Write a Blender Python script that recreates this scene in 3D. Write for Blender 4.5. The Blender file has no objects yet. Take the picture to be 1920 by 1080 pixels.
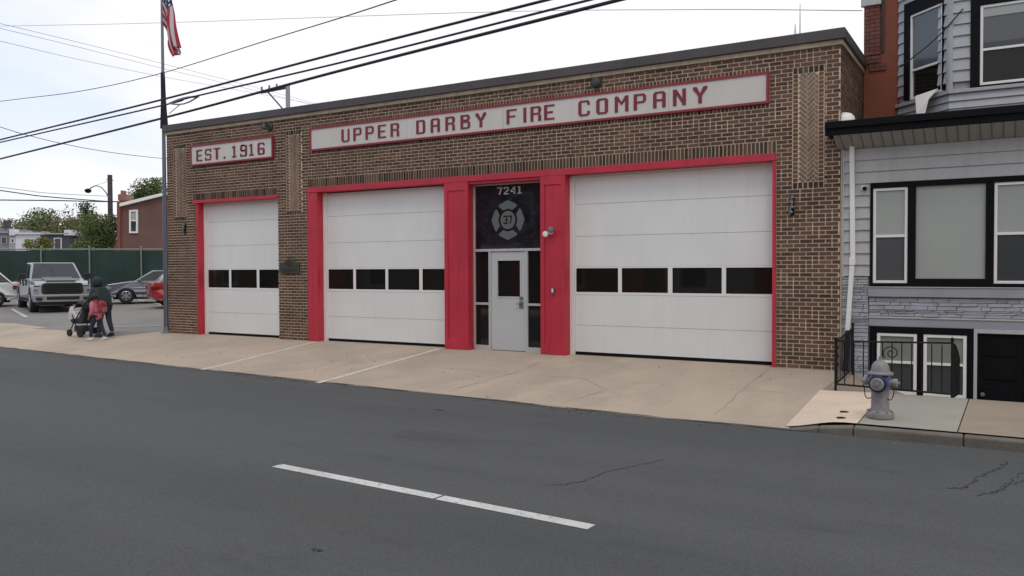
import bpy, bmesh, math, random
from math import sin, cos, pi, radians
from mathutils import Vector, Matrix, Euler
random.seed(7)
S = bpy.context.scene
COL = S.collection

# ------------------------------------------------------------------ camera
YAW, PITCH, ROLL = radians(30.997), radians(1.317), radians(.2283)
FPX = 1550.83
CAM = Vector((0, -14.97, 1.76))
fw = Vector((-sin(YAW)*cos(PITCH), cos(YAW)*cos(PITCH), -sin(PITCH)))
rt = Vector((cos(YAW), sin(YAW), 0)); dn = fw.cross(rt)
rt2 = rt*cos(ROLL)+dn*sin(ROLL); dn2 = -rt*sin(ROLL)+dn*cos(ROLL)
cd = bpy.data.cameras.new('camera'); co = bpy.data.objects.new('camera', cd); COL.objects.link(co)
m = Matrix((rt2, -dn2, -fw)).transposed().to_4x4(); m.translation = CAM
co.matrix_world = m
cd.sensor_width = 36; cd.lens = FPX/1920*36; cd.clip_end = 2000
S.camera = co
FH = Vector((-sin(YAW), cos(YAW), 0))
def at_depth(u, v, s):
    """world point seen at pixel (u,v) of the survey photo, s metres ahead"""
    return CAM + (fw + rt2*((u-960)/FPX) + dn2*((v-540)/FPX))*s
def at_z(u, v, z):
    q = fw + rt2*((u-960)/FPX) + dn2*((v-540)/FPX)
    return CAM + q*((z-CAM.z)/q.z)
def at_y(u, v, y):
    q = fw + rt2*((u-960)/FPX) + dn2*((v-540)/FPX)
    return CAM + q*((y-CAM.y)/q.y)
def lot_z(x, y):
    s = (Vector((x, y, 0))-Vector((CAM.x, CAM.y, 0))).dot(FH)
    return max(0.0, .021*(s-23))

# ------------------------------------------------------------------ materials
def mat(name, col, rough=.7, metal=0, spec=.5, noise=0, nscale=5, bump=0, bscale=40, detail=6, coat=0, stretch=None, streak=0):
    m = bpy.data.materials.new(name); m.use_nodes = True
    nt = m.node_tree; b = nt.nodes['Principled BSDF']
    b.inputs['Base Color'].default_value = (*col, 1); b.inputs['Roughness'].default_value = rough
    b.inputs['Metallic'].default_value = metal; b.inputs['Specular IOR Level'].default_value = spec
    if coat: b.inputs['Coat Weight'].default_value = coat; b.inputs['Coat Roughness'].default_value = .08
    tc = nt.nodes.new('ShaderNodeTexCoord'); src = tc.outputs['Object']
    if stretch:
        mp = nt.nodes.new('ShaderNodeMapping'); mp.inputs['Scale'].default_value = stretch
        nt.links.new(src, mp.inputs[0]); src = mp.outputs[0]
    if noise:
        n = nt.nodes.new('ShaderNodeTexNoise'); n.inputs['Scale'].default_value = nscale; n.inputs['Detail'].default_value = detail
        nt.links.new(src, n.inputs['Vector'])
        r = nt.nodes.new('ShaderNodeMapRange'); r.inputs[1].default_value = .3; r.inputs[2].default_value = .7
        r.inputs[3].default_value = 1-noise; r.inputs[4].default_value = 1+noise
        nt.links.new(n.outputs['Fac'], r.inputs[0])
        mx = nt.nodes.new('ShaderNodeVectorMath'); mx.operation = 'SCALE'
        mx.inputs[0].default_value = col; nt.links.new(r.outputs[0], mx.inputs['Scale'])
        last = mx.outputs[0]
        if streak:      # rain streaks and scuffs: narrow across, long down
            ms = nt.nodes.new('ShaderNodeMapping'); ms.inputs['Scale'].default_value = (5, 5, .45); nt.links.new(tc.outputs['Object'], ms.inputs[0])
            ns = nt.nodes.new('ShaderNodeTexNoise'); ns.inputs['Scale'].default_value = 1.6; ns.inputs['Detail'].default_value = 8; ns.inputs['Roughness'].default_value = .65
            nt.links.new(ms.outputs[0], ns.inputs['Vector'])
            rs_ = nt.nodes.new('ShaderNodeMapRange'); rs_.inputs[1].default_value = .5; rs_.inputs[2].default_value = .78; rs_.inputs[3].default_value = 1; rs_.inputs[4].default_value = 1-streak
            nt.links.new(ns.outputs['Fac'], rs_.inputs[0])
            sv = nt.nodes.new('ShaderNodeVectorMath'); sv.operation = 'SCALE'; nt.links.new(last, sv.inputs[0]); nt.links.new(rs_.outputs[0], sv.inputs['Scale']); last = sv.outputs[0]
        nt.links.new(last, b.inputs['Base Color'])
    if bump:
        n2 = nt.nodes.new('ShaderNodeTexNoise'); n2.inputs['Scale'].default_value = bscale; n2.inputs['Detail'].default_value = 5
        nt.links.new(src, n2.inputs['Vector'])
        bp = nt.nodes.new('ShaderNodeBump'); bp.inputs['Strength'].default_value = bump; bp.inputs['Distance'].default_value = .02
        nt.links.new(n2.outputs['Fac'], bp.inputs['Height']); nt.links.new(bp.outputs[0], b.inputs['Normal'])
    return m

def island_mat(name, cols, rough=.85, bump=.4):
    """every brick / stone / leaf takes its own tone"""
    m = bpy.data.materials.new(name); m.use_nodes = True
    nt = m.node_tree; b = nt.nodes['Principled BSDF']; b.inputs['Roughness'].default_value = rough
    b.inputs['Specular IOR Level'].default_value = .25
    g = nt.nodes.new('ShaderNodeNewGeometry'); cr = nt.nodes.new('ShaderNodeValToRGB')
    nt.links.new(g.outputs['Random Per Island'], cr.inputs[0])
    e = cr.color_ramp.elements
    while len(e) < len(cols): e.new(.5)
    for i, c in enumerate(cols): e[i].position = i/(len(cols)-1); e[i].color = (*c, 1)
    tc = nt.nodes.new('ShaderNodeTexCoord')
    n = nt.nodes.new('ShaderNodeTexNoise'); n.inputs['Scale'].default_value = 1.1; n.inputs['Detail'].default_value = 5
    nt.links.new(tc.outputs['Object'], n.inputs['Vector'])
    r = nt.nodes.new('ShaderNodeMapRange'); r.inputs[1].default_value = .3; r.inputs[2].default_value = .7; r.inputs[3].default_value = .78; r.inputs[4].default_value = 1.22
    nt.links.new(n.outputs['Fac'], r.inputs[0])
    vm = nt.nodes.new('ShaderNodeVectorMath'); vm.operation = 'SCALE'
    nt.links.new(cr.outputs[0], vm.inputs[0]); nt.links.new(r.outputs[0], vm.inputs['Scale']); nt.links.new(vm.outputs[0], b.inputs['Base Color'])
    if bump:
        n2 = nt.nodes.new('ShaderNodeTexNoise'); n2.inputs['Scale'].default_value = 60
        nt.links.new(tc.outputs['Object'], n2.inputs['Vector'])
        bp = nt.nodes.new('ShaderNodeBump'); bp.inputs['Strength'].default_value = bump; bp.inputs['Distance'].default_value = .01
        nt.links.new(n2.outputs['Fac'], bp.inputs['Height']); nt.links.new(bp.outputs[0], b.inputs['Normal'])
    return m

def ground_mat(name, c1, c2, c3, s1=.35, s2=3.0, fine=.25, stretch=(1, 1, 1), rough=.9, spots=None, bands=None):
    """worn paving: broad tonal patches, mid blotches, fine grain"""
    m = bpy.data.materials.new(name); m.use_nodes = True
    nt = m.node_tree; b = nt.nodes['Principled BSDF']; b.inputs['Roughness'].default_value = rough; b.inputs['Specular IOR Level'].default_value = .3
    tc = nt.nodes.new('ShaderNodeTexCoord'); mp = nt.nodes.new('ShaderNodeMapping'); mp.inputs['Scale'].default_value = stretch
    nt.links.new(tc.outputs['Object'], mp.inputs[0])
    def noise(s, d=6, rgh=.6, src=None):
        n = nt.nodes.new('ShaderNodeTexNoise'); n.inputs['Scale'].default_value = s; n.inputs['Detail'].default_value = d; n.inputs['Roughness'].default_value = rgh
        nt.links.new((src or mp.outputs[0]), n.inputs['Vector']); return n.outputs['Fac']
    def mrange(x, a, bb, c, d):
        r = nt.nodes.new('ShaderNodeMapRange'); nt.links.new(x, r.inputs[0])
        for i, v in enumerate((a, bb, c, d)): r.inputs[i+1].default_value = v
        return r.outputs[0]
    def mix(f, a, bb):
        x = nt.nodes.new('ShaderNodeMix'); x.data_type = 'RGBA'
        nt.links.new(f, x.inputs['Factor'])
        for k, v in ((6, a), (7, bb)):
            if isinstance(v, tuple): x.inputs[k].default_value = (*v, 1)
            else: nt.links.new(v, x.inputs[k])
        return x.outputs[2]
    c = mix(mrange(noise(s1), .38, .62, 0, 1), c1, c2)
    c = mix(mrange(noise(s2), .5, .72, 0, .8), c, c3)
    if spots:
        c = mix(mrange(noise(spots[0], 3, .5, tc.outputs['Object']), spots[1], spots[1]+.05, 0, 1), c, spots[2])
    if bands:
        mb = nt.nodes.new('ShaderNodeMapping'); mb.inputs['Scale'].default_value = (.035, .75, 1); nt.links.new(tc.outputs['Object'], mb.inputs[0])
        c = mix(mrange(noise(1.0, 4, .5, mb.outputs[0]), .42, .66, 0, .8), c, bands[0])
        mb2 = nt.nodes.new('ShaderNodeMapping'); mb2.inputs['Scale'].default_value = (.35, .9, 1); mb2.inputs['Location'].default_value = (7, 3, 0); nt.links.new(tc.outputs['Object'], mb2.inputs[0])
        c = mix(mrange(noise(1.1, 7, .7, mb2.outputs[0]), .55, .70, 0, .7), c, bands[1])
    sc = nt.nodes.new('ShaderNodeVectorMath'); sc.operation = 'SCALE'
    nt.links.new(c, sc.inputs[0]); nt.links.new(mrange(noise(70, 3, .7, tc.outputs['Object']), .2, .8, 1-fine, 1+fine), sc.inputs['Scale'])
    nt.links.new(sc.outputs[0], b.inputs['Base Color'])
    bp = nt.nodes.new('ShaderNodeBump'); bp.inputs['Strength'].default_value = .35; bp.inputs['Distance'].default_value = .01
    nt.links.new(noise(120, 3, .7, tc.outputs['Object']), bp.inputs['Height']); nt.links.new(bp.outputs[0], b.inputs['Normal'])
    return m

M = {}
M['asphalt'] = ground_mat('asphalt', (0.070, 0.074, 0.075), (0.088, 0.091, 0.090), (0.077, 0.078, 0.074), .16, .9, .42, (.6, 1.6, 1), spots=(5, .70, (.066, .064, .062)), bands=((.093, .096, .096), (.060, .063, .065)))
M['lot'] = ground_mat('lot_asphalt', (0.209, 0.200, 0.190), (0.258, 0.242, 0.223), (0.176, 0.168, 0.157), .15, .6, .3)
M['concrete'] = ground_mat('driveway_concrete', (.47, .385, .298), (.37, .312, .248), (.52, .42, .32), .35, 1.5, .24, (1, .5, 1), spots=(7, .74, (0.210, 0.159, 0.124)))
M['walkway'] = ground_mat('sidewalk_concrete', (0.744, 0.596, 0.458), (0.666, 0.545, 0.425), (0.623, 0.511, 0.400), .5, 2.2, .18, spots=(8, .75, (0.294, 0.238, 0.200)))
M['slab_grey'] = ground_mat('grey_slab', (0.348, 0.339, 0.287), (0.320, 0.310, 0.264), (0.382, 0.362, 0.305), .5, 2.2, .15, spots=(8, .75, (0.146, 0.140, 0.117)))
M['slab_tan'] = ground_mat('tan_slab', (.34, .275, .21), (.28, .23, .18), (.36, .295, .225), .5, 2.2, .18)
M['kerb'] = ground_mat('kerb_stone', (.17, .155, .13), (.13, .12, .105), (.21, .19, .16), .9, 4, .3)
M['joint'] = mat('joint_dark', (.10, .085, .07), .95)
M['strip'] = mat('joint_pale', (.60, .55, .46), .9, noise=.12, nscale=6)
M['tar'] = mat('crack_tar', (.035, .035, .036), .8)
M['roadpaint'] = ground_mat('road_paint', (.60, .61, .59), (.50, .51, .49), (.66, .66, .64), 3, 14, .2, spots=(22, .64, (.16, .16, .16)))
M['lotpaint'] = mat('lot_paint', (.5, .5, .5), .8, noise=.2, nscale=9)
M['earth'] = mat('earth', (.09, .085, .05), .95, noise=.3, nscale=.3)
M['mortar'] = mat('mortar', (.68, .55, .415), .95, streak=.28, noise=.16, nscale=1.2, bump=.2)
M['brick'] = island_mat('brick', [(.072, .042, .030), (.102, .058, .040), (.145, .081, .053), (.094, .059, .045), (.18, .102, .065)])
M['brick_warm'] = island_mat('brick_warm', [(.10, .055, .038), (.16, .088, .055), (.13, .068, .045), (.19, .11, .07)])
M['brick_pale'] = island_mat('brick_pale', [(.17, .115, .085), (.24, .165, .12), (.20, .14, .105)])
M['brick_black'] = island_mat('brick_black', [(.025, .018, .015), (.06, .04, .032), (.10, .085, .055), (.035, .025, .02)])
M['coping'] = mat('coping_metal', (.072, .062, .062), .5, noise=.15, nscale=1.5)
M['stone'] = mat('stone_band', (.42, .355, .26), .9, streak=.35, noise=.18, nscale=2)
M['red'] = mat('red_paint', (.50, .026, .052), .5, streak=.30, noise=.10, nscale=1.6, bump=.06, bscale=14)
M['red_frame'] = mat('red_frame', (0.27, 0.025, 0.036), .5)
M['door'] = mat('door_white', (0.752, 0.765, 0.752), .45, streak=.055, noise=.035, nscale=.8, bump=.04, bscale=220)
M['seam'] = mat('door_seam', (.22, .215, .21), .8)
M['white'] = mat('white_trim', (.80, .79, .77), .45)
M['rubber'] = mat('rubber', (.006, .0055, .005), .8, spec=.2)
M['glass'] = mat('dark_glass', (.010, .011, .010), .04, spec=.45)
M['glass_tr'] = mat('transom_glass', (.014, .013, .020), .05, spec=.5, noise=.5, nscale=4)
M['glass_dim'] = mat('dim_glass', (.03, .032, .033), .06, spec=.5)
M['sign'] = mat('sign_face', (0.62, 0.60, 0.56), .5, streak=.10, noise=.04, nscale=1.2)
M['letter'] = mat('letter_red', (.20, .018, .032), .55)
M['etch'] = mat('etched_film', (.115, .13, .123), .6)
M['etch_dim'] = mat('faint_film', (.03, .035, .04), .6)
M['numeral'] = mat('numeral_white', (.42, .42, .39), .5)
M['alu'] = mat('aluminium', (.55, .56, .57), .4, metal=.3)
M['steel_door'] = mat('steel_door_grey', (0.50, 0.52, 0.52), .5, streak=.05, noise=.03, nscale=1)
M['metal'] = mat('metal_grey', (.22, .22, .23), .45, metal=.6)
M['bronze'] = mat('plaque_bronze', (.055, .065, .05), .5, metal=.4, noise=.3, nscale=9)
M['iron'] = mat('black_iron', (.012, .011, .012), .6, spec=.2, noise=.2, nscale=20)
M['hyd'] = mat('hydrant_silver', (.26, .25, .252), .6, metal=.2, noise=.16, nscale=14, bump=.25, bscale=60)
M['hyd_blue'] = ground_mat('hydrant_blue', (.02, .05, .16), (.30, .29, .31), (.03, .07, .19), 9, 26, .2, rough=.5)
M['soffit'] = mat('soffit_grey', (.30, .305, .295), .6)
M['soffit_seam'] = mat('soffit_seam', (.15, .155, .15), .7)
M['siding'] = mat('siding_grey', (0.455, 0.462, 0.458), .6, streak=.16, noise=.06, nscale=1.3)
M['siding_up'] = mat('siding_light', (0.404, 0.413, 0.430), .6, streak=.16, noise=.06, nscale=1.3)
M['ledge'] = island_mat('ledge_stone', [(.33, .345, .385), (.41, .42, .455), (.36, .375, .41), (.46, .47, .49)], .8, .9)
M['ledge_back'] = mat('ledge_back', (.11, .115, .135), .9)
M['band'] = mat('band_grey', (.30, .31, .34), .7, noise=.08, nscale=2)
M['blackwood'] = mat('black_trim', (.005, .0055, .007), .6, spec=.12, noise=.2, nscale=3)
M['blind'] = mat('blind_grey', (0.350, 0.374, 0.352), .6, noise=.05, nscale=1)
M['blind_dark'] = mat('blind_dim', (.075, .080, .086), .35, noise=.05, nscale=1)
M['blind_green'] = mat('curtain_grey', (.19, .21, .18), .6, noise=.08, nscale=3)
M['sash_dark'] = mat('screened_glass', (.045, .052, .056), .3)
M['roofing'] = mat('roofing', (.05, .05, .052), .9, noise=.2, nscale=2)
M['terracotta'] = mat('terracotta_stucco', (0.19, 0.056, 0.031), .85, noise=.12, nscale=1.4, bump=.2)
M['brickred'] = island_mat('pier_brick', [(.14, .062, .052), (.18, .08, .062), (.155, .055, .042)], .9)
M['oldbrick_m'] = mat('old_brick_mortar', (.25, .13, .10), .9)
M['fence_green'] = mat('privacy_screen', (0.015, 0.039, 0.031), .8, noise=.3, nscale=.5, bump=.5, bscale=2)
M['galv'] = mat('galvanised', (.22, .26, .24), .5, metal=.4)
M['pole'] = mat('flagpole_metal', (.16, .17, .20), .4, metal=.6)
M['wood'] = mat('pole_wood', (.07, .055, .06), .9, noise=.2, nscale=6)
M['wire'] = mat('wire_black', (.012, .012, .022), .6)
M['wire_pale'] = mat('wire_grey', (.25, .27, .32), .6)
M['black_cloth'] = mat('black_cloth', (.012, .012, .025), .85)
M['tyre'] = mat('tyre', (.018, .018, .019), .85)
M['rim'] = mat('rim_alloy', (.45, .46, .48), .3, metal=.8)
M['p_silver'] = mat('paint_silver', (.33, .345, .37), .3, metal=.35, coat=.7)
M['p_grey'] = mat('paint_grey', (.19, .21, .24), .3, metal=.4, coat=.7)
M['p_red'] = mat('paint_red', (.36, .022, .03), .3, coat=.8)
M['p_white'] = mat('paint_white', (.66, .70, .70), .3, coat=.8)
M['chrome'] = mat('chrome', (.62, .63, .65), .2, metal=.85)
M['lamp'] = mat('headlamp_lens', (.45, .47, .50), .12, metal=.3)
M['black_pl'] = mat('black_plastic', (.015, .015, .017), .5)
M['taillamp'] = mat('tail_lamp', (.25, .01, .01), .2)
M['wshield'] = mat('windshield_glass', (.03, .036, .042), .06, spec=.5)

# ------------------------------------------------------------------ mesh helper
class MB:
    def __init__(s): s.v = []; s.f = []; s.m = []; s.sm = []
    def poly(s, pts, m=0, smooth=False):
        i = len(s.v); s.v += [tuple(p) for p in pts]; s.f.append(tuple(range(i, i+len(pts)))); s.m.append(m); s.sm.append(smooth)
    def box(s, x0, x1, y0, y1, z0, z1, m=0, T=None, skip=''):
        i = len(s.v)
        P = [(x0,y0,z0),(x1,y0,z0),(x1,y1,z0),(x0,y1,z0),(x0,y0,z1),(x1,y0,z1),(x1,y1,z1),(x0,y1,z1)]
        if T: P = [tuple(T @ Vector(p)) for p in P]
        s.v += P
        for k, q in (('b',(0,3,2,1)),('t',(4,5,6,7)),('f',(0,1,5,4)),('r',(1,2,6,5)),('k',(2,3,7,6)),('l',(3,0,4,7))):
            if k in skip: continue
            s.f.append(tuple(i+a for a in q)); s.m.append(m); s.sm.append(False)
        return s
    def prism(s, pts, d0, d1, axis='y', m=0):
        """pts: 2D polygon; extruded along axis. axis y: pts=(x,z)  x: (y,z)  z: (x,y)"""
        def P(a, b, d): return {'y': (a, d, b), 'x': (d, a, b), 'z': (a, b, d)}[axis]
        n = len(pts); i = len(s.v)
        s.v += [P(a, b, d0) for a, b in pts]+[P(a, b, d1) for a, b in pts]
        s.f.append(tuple(range(i, i+n))); s.f.append(tuple(range(i+2*n-1, i+n-1, -1)))
        for k in range(n): s.f.append((i+k, i+n+k, i+n+(k+1) % n, i+(k+1) % n))
        s.m += [m]*(n+2); s.sm += [False]*(n+2)
        return s
    def tube(s, path, r, n=8, m=0, cap=True, smooth=True):
        """path of points, r number or list"""
        path = [Vector(p) for p in path]; L = len(path)
        rr = r if isinstance(r, (list, tuple)) else [r]*L
        i = len(s.v); up = None
        for k, p in enumerate(path):
            d = (path[min(k+1, L-1)]-path[max(k-1, 0)]).normalized()
            if up is None: up = Vector((0, 0, 1)) if abs(d.z) < .9 else Vector((1, 0, 0))
            a = d.cross(up).normalized(); b = a.cross(d).normalized(); up = b
            for q in range(n):
                t = 2*pi*q/n; s.v.append(tuple(p+a*rr[k]*cos(t)+b*rr[k]*sin(t)))
        for k in range(L-1):
            for q in range(n):
                s.f.append((i+k*n+q, i+k*n+(q+1) % n, i+(k+1)*n+(q+1) % n, i+(k+1)*n+q)); s.m.append(m); s.sm.append(smooth)
        if cap:
            s.f.append(tuple(i+q for q in range(n-1, -1, -1))); s.f.append(tuple(i+(L-1)*n+q for q in range(n))); s.m += [m, m]; s.sm += [False, False]
        return s
    def lathe(s, prof, c=(0, 0, 0), axis='z', n=20, m=0):
        """prof: (r, h) list"""
        i = len(s.v); c = Vector(c)
        for r, h in prof:
            for q in range(n):
                t = 2*pi*q/n; a, b = r*cos(t), r*sin(t)
                s.v.append(tuple(c+Vector({'z': (a, b, h), 'y': (a, h, b), 'x': (h, a, b)}[axis])))
        for k in range(len(prof)-1):
            for q in range(n):
                s.f.append((i+k*n+q, i+k*n+(q+1) % n, i+(k+1)*n+(q+1) % n, i+(k+1)*n+q)); s.m.append(m); s.sm.append(True)
        s.f.append(tuple(i+q for q in range(n-1, -1, -1))); s.f.append(tuple(i+(len(prof)-1)*n+q for q in range(n))); s.m += [m, m]; s.sm += [False, False]
        return s
    def build(s, name, mats, parent=None, loc=None, fix=True, bevel=0, seg=2, uv=None):
        if not isinstance(mats, (list, tuple)): mats = [mats]
        me = bpy.data.meshes.new(name); me.from_pydata(s.v, [], s.f)
        for mm in mats: me.materials.append(mm)
        me.polygons.foreach_set('material_index', s.m); me.polygons.foreach_set('use_smooth', s.sm); me.update()
        if fix and len(s.f) < 60000:
            bm = bmesh.new(); bm.from_mesh(me); bmesh.ops.recalc_face_normals(bm, faces=bm.faces); bm.to_mesh(me); bm.free()
        if any(s.sm):
            me.set_sharp_from_angle(angle=radians(38))
        o = bpy.data.objects.new(name, me); COL.objects.link(o)
        if parent: o.parent = parent
        if loc is not None: o.location = loc
        if bevel:
            b = o.modifiers.new('bevel', 'BEVEL'); b.width = bevel; b.segments = seg; b.limit_method = 'ANGLE'; b.angle_limit = radians(35); b.harden_normals = False
        return o

def tag(o, label=None, cat=None, group=None, kind=None):
    if label: o['label'] = label
    if cat: o['category'] = cat
    if group: o['group'] = group
    if kind: o['kind'] = kind
    return o
def empty(name, loc=(0, 0, 0), rz=0, **k):
    o = bpy.data.objects.new(name, None); COL.objects.link(o); o.location = loc; o.rotation_euler = (0, 0, rz); o.empty_display_size = .2
    return tag(o, **k)
class Off(MB):
    """mesh given in world coordinates under a thing whose empty stands at L"""
    def put(s, name, mats, parent, **k):
        L = parent.location; R = parent
        while R.parent: R = R.parent
        L = R.location
        s.v = [(x-L.x, y-L.y, z-L.z) for x, y, z in s.v]
        return s.build(name, mats, parent, **k)
def own(mb, name, mats, base, **k):
    """single-mesh thing with its origin at base"""
    mb.v = [(x-base[0], y-base[1], z-base[2]) for x, y, z in mb.v]
    return mb.build(name, mats, loc=base, **k)

# ------------------------------------------------------------------ world and sun
w = bpy.data.worlds.new('World'); S.world = w; w.use_nodes = True
nt = w.node_tree; bg = nt.nodes['Background']; out = nt.nodes['World Output']
sky = nt.nodes.new('ShaderNodeTexSky'); sky.sky_type = 'NISHITA'; sky.sun_disc = False
SUN_EL, SUN_ROT = radians(58), radians(150)
sky.sun_elevation = SUN_EL; sky.sun_rotation = SUN_ROT
bg.inputs['Strength'].default_value = .1
tc = nt.nodes.new('ShaderNodeTexCoord'); mp = nt.nodes.new('ShaderNodeMapping'); mp.inputs['Scale'].default_value = (1, 1, 2.5)
nt.links.new(tc.outputs['Generated'], mp.inputs[0])
n = nt.nodes.new('ShaderNodeTexNoise'); n.inputs['Scale'].default_value = 1.7; n.inputs['Detail'].default_value = 7; n.inputs['Distortion'].default_value = .4
nt.links.new(mp.outputs[0], n.inputs['Vector'])
cr = nt.nodes.new('ShaderNodeValToRGB')       # cloud deck: thin blue-white to plain white
e = cr.color_ramp.elements; e[0].position = .34; e[0].color = (7.6, 9.0, 11.3, 1); e[1].position = .52; e[1].color = (11.3, 11.0, 11.2, 1)
dt = nt.nodes.new('ShaderNodeVectorMath'); dt.operation = 'DOT_PRODUCT'; dt.inputs[1].default_value = (.93, .36, 0)   # thinner cloud to the west
nt.links.new(tc.outputs['Generated'], dt.inputs[0])
md = nt.nodes.new('ShaderNodeMapRange'); md.inputs[1].default_value = -.70; md.inputs[2].default_value = -.38; md.inputs[3].default_value = -.20; md.inputs[4].default_value = .12
nt.links.new(dt.outputs['Value'], md.inputs[0])
ad = nt.nodes.new('ShaderNodeMath'); nt.links.new(n.outputs['Fac'], ad.inputs[0]); nt.links.new(md.outputs[0], ad.inputs[1])
nt.links.new(ad.outputs[0], cr.inputs[0])
mx = nt.nodes.new('ShaderNodeMix'); mx.data_type = 'RGBA'; mx.inputs['Factor'].default_value = .88
nt.links.new(sky.outputs[0], mx.inputs[6]); nt.links.new(cr.outputs[0], mx.inputs[7]); nt.links.new(mx.outputs[2], bg.inputs['Color'])
sl = bpy.data.lights.new('sun', 'SUN'); sl.energy = .55; sl.angle = radians(14); sl.color = (1, .95, .88)
so = bpy.data.objects.new('sun', sl); COL.objects.link(so); so.location = (5, -20, 30)
sd = Vector((-sin(-SUN_ROT)*cos(SUN_EL), cos(SUN_ROT)*cos(SUN_EL), sin(SUN_EL)))
so.rotation_euler = (sd).to_track_quat('Z', 'Y').to_euler()
S.view_settings.view_transform = 'Standard'; S.view_settings.look = 'None'; S.view_settings.exposure = 0; S.view_settings.gamma = 1

# ------------------------------------------------------------------ ground
def kerb_y(x):      # kerb line: bends gently back towards the far end of the block
    if x > -4: return -4.62
    if x > -14: return -4.62+(-4-x)*.058
    return max(-4.04+(-14-x)*.075, -4.04) if x > -30 else -2.84
RZ = -.22
g = MB(); g.poly([(-900, -900, -1.2), (900, -900, -1.2), (900, 900, -1.2), (-900, 900, -1.2)])
tag(g.build('ground', M['earth']), kind='structure')
g = MB()
xs = [-200, -120, -60, -30, -26, -22, -18, -14, -11, -8, -4, 0, 5, 40, 120]
for a, b in zip(xs, xs[1:]):
    g.poly([(a, -14.1, RZ), (b, -14.1, RZ), (b, kerb_y(b)+.05, RZ), (a, kerb_y(a)+.05, RZ)])
tag(g.build('road', M['asphalt']), kind='structure')
# far pavement behind the camera
g = MB(); g.box(-200, 120, -17.4, -14.1, -1.1, -.10); tag(g.build('pavement', M['walkway']), kind='structure')
# driveway in front of the station: slopes from the doors to the road; its left end is cut back where the lot meets it
def drive_z(x, y):
    k = kerb_y(x)
    if y > 0: return 0
    return max(RZ+.004, (RZ+.004)*(y/k))
def cut_y(x):       # back edge of the concrete
    pts = [(-60, .3), (-29, .3), (-26, -.25), (-23.3, -.85), (-21.2, -1.15), (-21.0, -.3), (-20.9, .45), (-20.3, .45), (-2.2, .45)]
    for (a, p), (b, q) in zip(pts, pts[1:]):
        if a <= x <= b: return p+(q-p)*(x-a)/(b-a)
    return .45
g = MB(); xs = [-60, -45, -36, -29, -26, -23.3, -21.2, -21.0, -20.9, -20.3, -18, -16, -14, -12, -10, -8, -6, -4, -2.75, -2.3]
for a, b in zip(xs, xs[1:]):
    N = 8
    for k in range(N):
        def pt(x, t):
            if x > -2.8: back, fr = .45, kerb_y(x)
            else: back, fr = cut_y(x), kerb_y(x)
            y = fr+(back-fr)*t; return (x, y, drive_z(x, y))
        g.poly([pt(a, k/N), pt(b, k/N), pt(b, (k+1)/N), pt(a, (k+1)/N)])
tag(g.build('driveway', M['concrete']), kind='structure')
# pale expansion strips across the driveway
g = MB()
for (x0, x1) in ((-14.55, -13.72), (-10.83, -10.32)):
    N = 8
    for k in range(N):
        t0, t1 = k/N, (k+1)/N; a = x0+(x1-x0)*t0; b = x0+(x1-x0)*t1; y0 = -.1-4.0*t0; y1 = -.1-4.0*t1
        if x1 > -11: y0 = -.1-4.3*t0; y1 = -.1-4.3*t1
        g.poly([(a-.06, y0, drive_z(a, y0)+.004), (a+.06, y0, drive_z(a, y0)+.004), (b+.06, y1, drive_z(b, y1)+.004), (b-.06, y1, drive_z(b, y1)+.004)])
tag(g.build('driveway_strips', M['strip']), kind='structure')
# parking lot
g = MB(); GX = [-110, -80, -60, -50, -42, -36, -31, -28, -25, -23, -21.9, -20.5]; GY = [-2.2, -1.2, -.3, .5, 3, 6, 10, 15, 20, 28, 40, 60]
for a, b in zip(GX, GX[1:]):
    for c, d in zip(GY, GY[1:]):
        f = lambda x, y: (x, y, lot_z(x, y)-(.012 if y > cut_y(x)-.2 else .25))
        g.poly([f(a, c), f(b, c), f(b, d), f(a, d)])
tag(g.build('parking_lot', M['lot']), kind='structure')
def lot_line(p, q, wd=.1):
    p = Vector(p); q = Vector(q); n_ = (q-p).to_3d(); n_.normalize(); s_ = Vector((-n_.y, n_.x, 0))*wd/2
    N = 6
    for k in range(N):
        a = p+(q-p)*k/N; b = p+(q-p)*(k+1)/N
        g.poly([(x_, y_, lot_z(x_, y_)+.003) for x_, y_ in ((a.x-s_.x, a.y-s_.y), (b.x-s_.x, b.y-s_.y), (b.x+s_.x, b.y+s_.y), (a.x+s_.x, a.y+s_.y))])
g = MB()
def lp(u, v):
    z = 0
    for _ in range(12): p = at_z(u, v, z); z = lot_z(p.x, p.y)
    return (p.x, p.y)
for a, b, wd in (((22, 579), (50, 595), .14), ((205, 613), (303, 611), .1), ((215, 566), (258, 562), .2), ((258, 562), (306, 572), .14)):
    lot_line(lp(*a), lp(*b), wd)
tag(g.build('parking_lines', M['lotpaint']), kind='structure')
# side pavement on the right: slabs, raised above the road, kerb in front
def side_z(x, y):
    """falls from the flush driveway, then a ramp down to the basement door"""
    z = -.05-.02*(-y)/4.6*2.0
    if y > -1.9:
        t = min(1, (y+1.9)/1.9); r = min(1, max(0, (x+2.25)/.75))
        z += -.40*t*r + .05*t*(1-r)
    b = min(1, max(0, (x+2.42)/.75)); b = b*b*(3-2*b)
    return z*b+(drive_z(-2.5, y)+.006)*(1-b)
def slab(name, x0b, x0f, x1b, x1f, y0, y1, m_):
    g = MB(); N = 10; K = 6
    for i in range(K):
        for k in range(N):
            def pt(s_, t):
                y = y0+(y1-y0)*t; a = x0f+(x0b-x0f)*t; b = x1f+(x1b-x1f)*t; x = a+(b-a)*s_
                return (x, y, side_z(x, y))
            g.poly([pt(i/K, k/N), pt((i+1)/K, k/N), pt((i+1)/K, (k+1)/N), pt(i/K, (k+1)/N)])
    return tag(g.build(name, m_), kind='structure')
slab('sidewalk_slab', -2.43, -2.36, -1.553, -1.53, -4.475, -1.908, M['walkway'])
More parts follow.
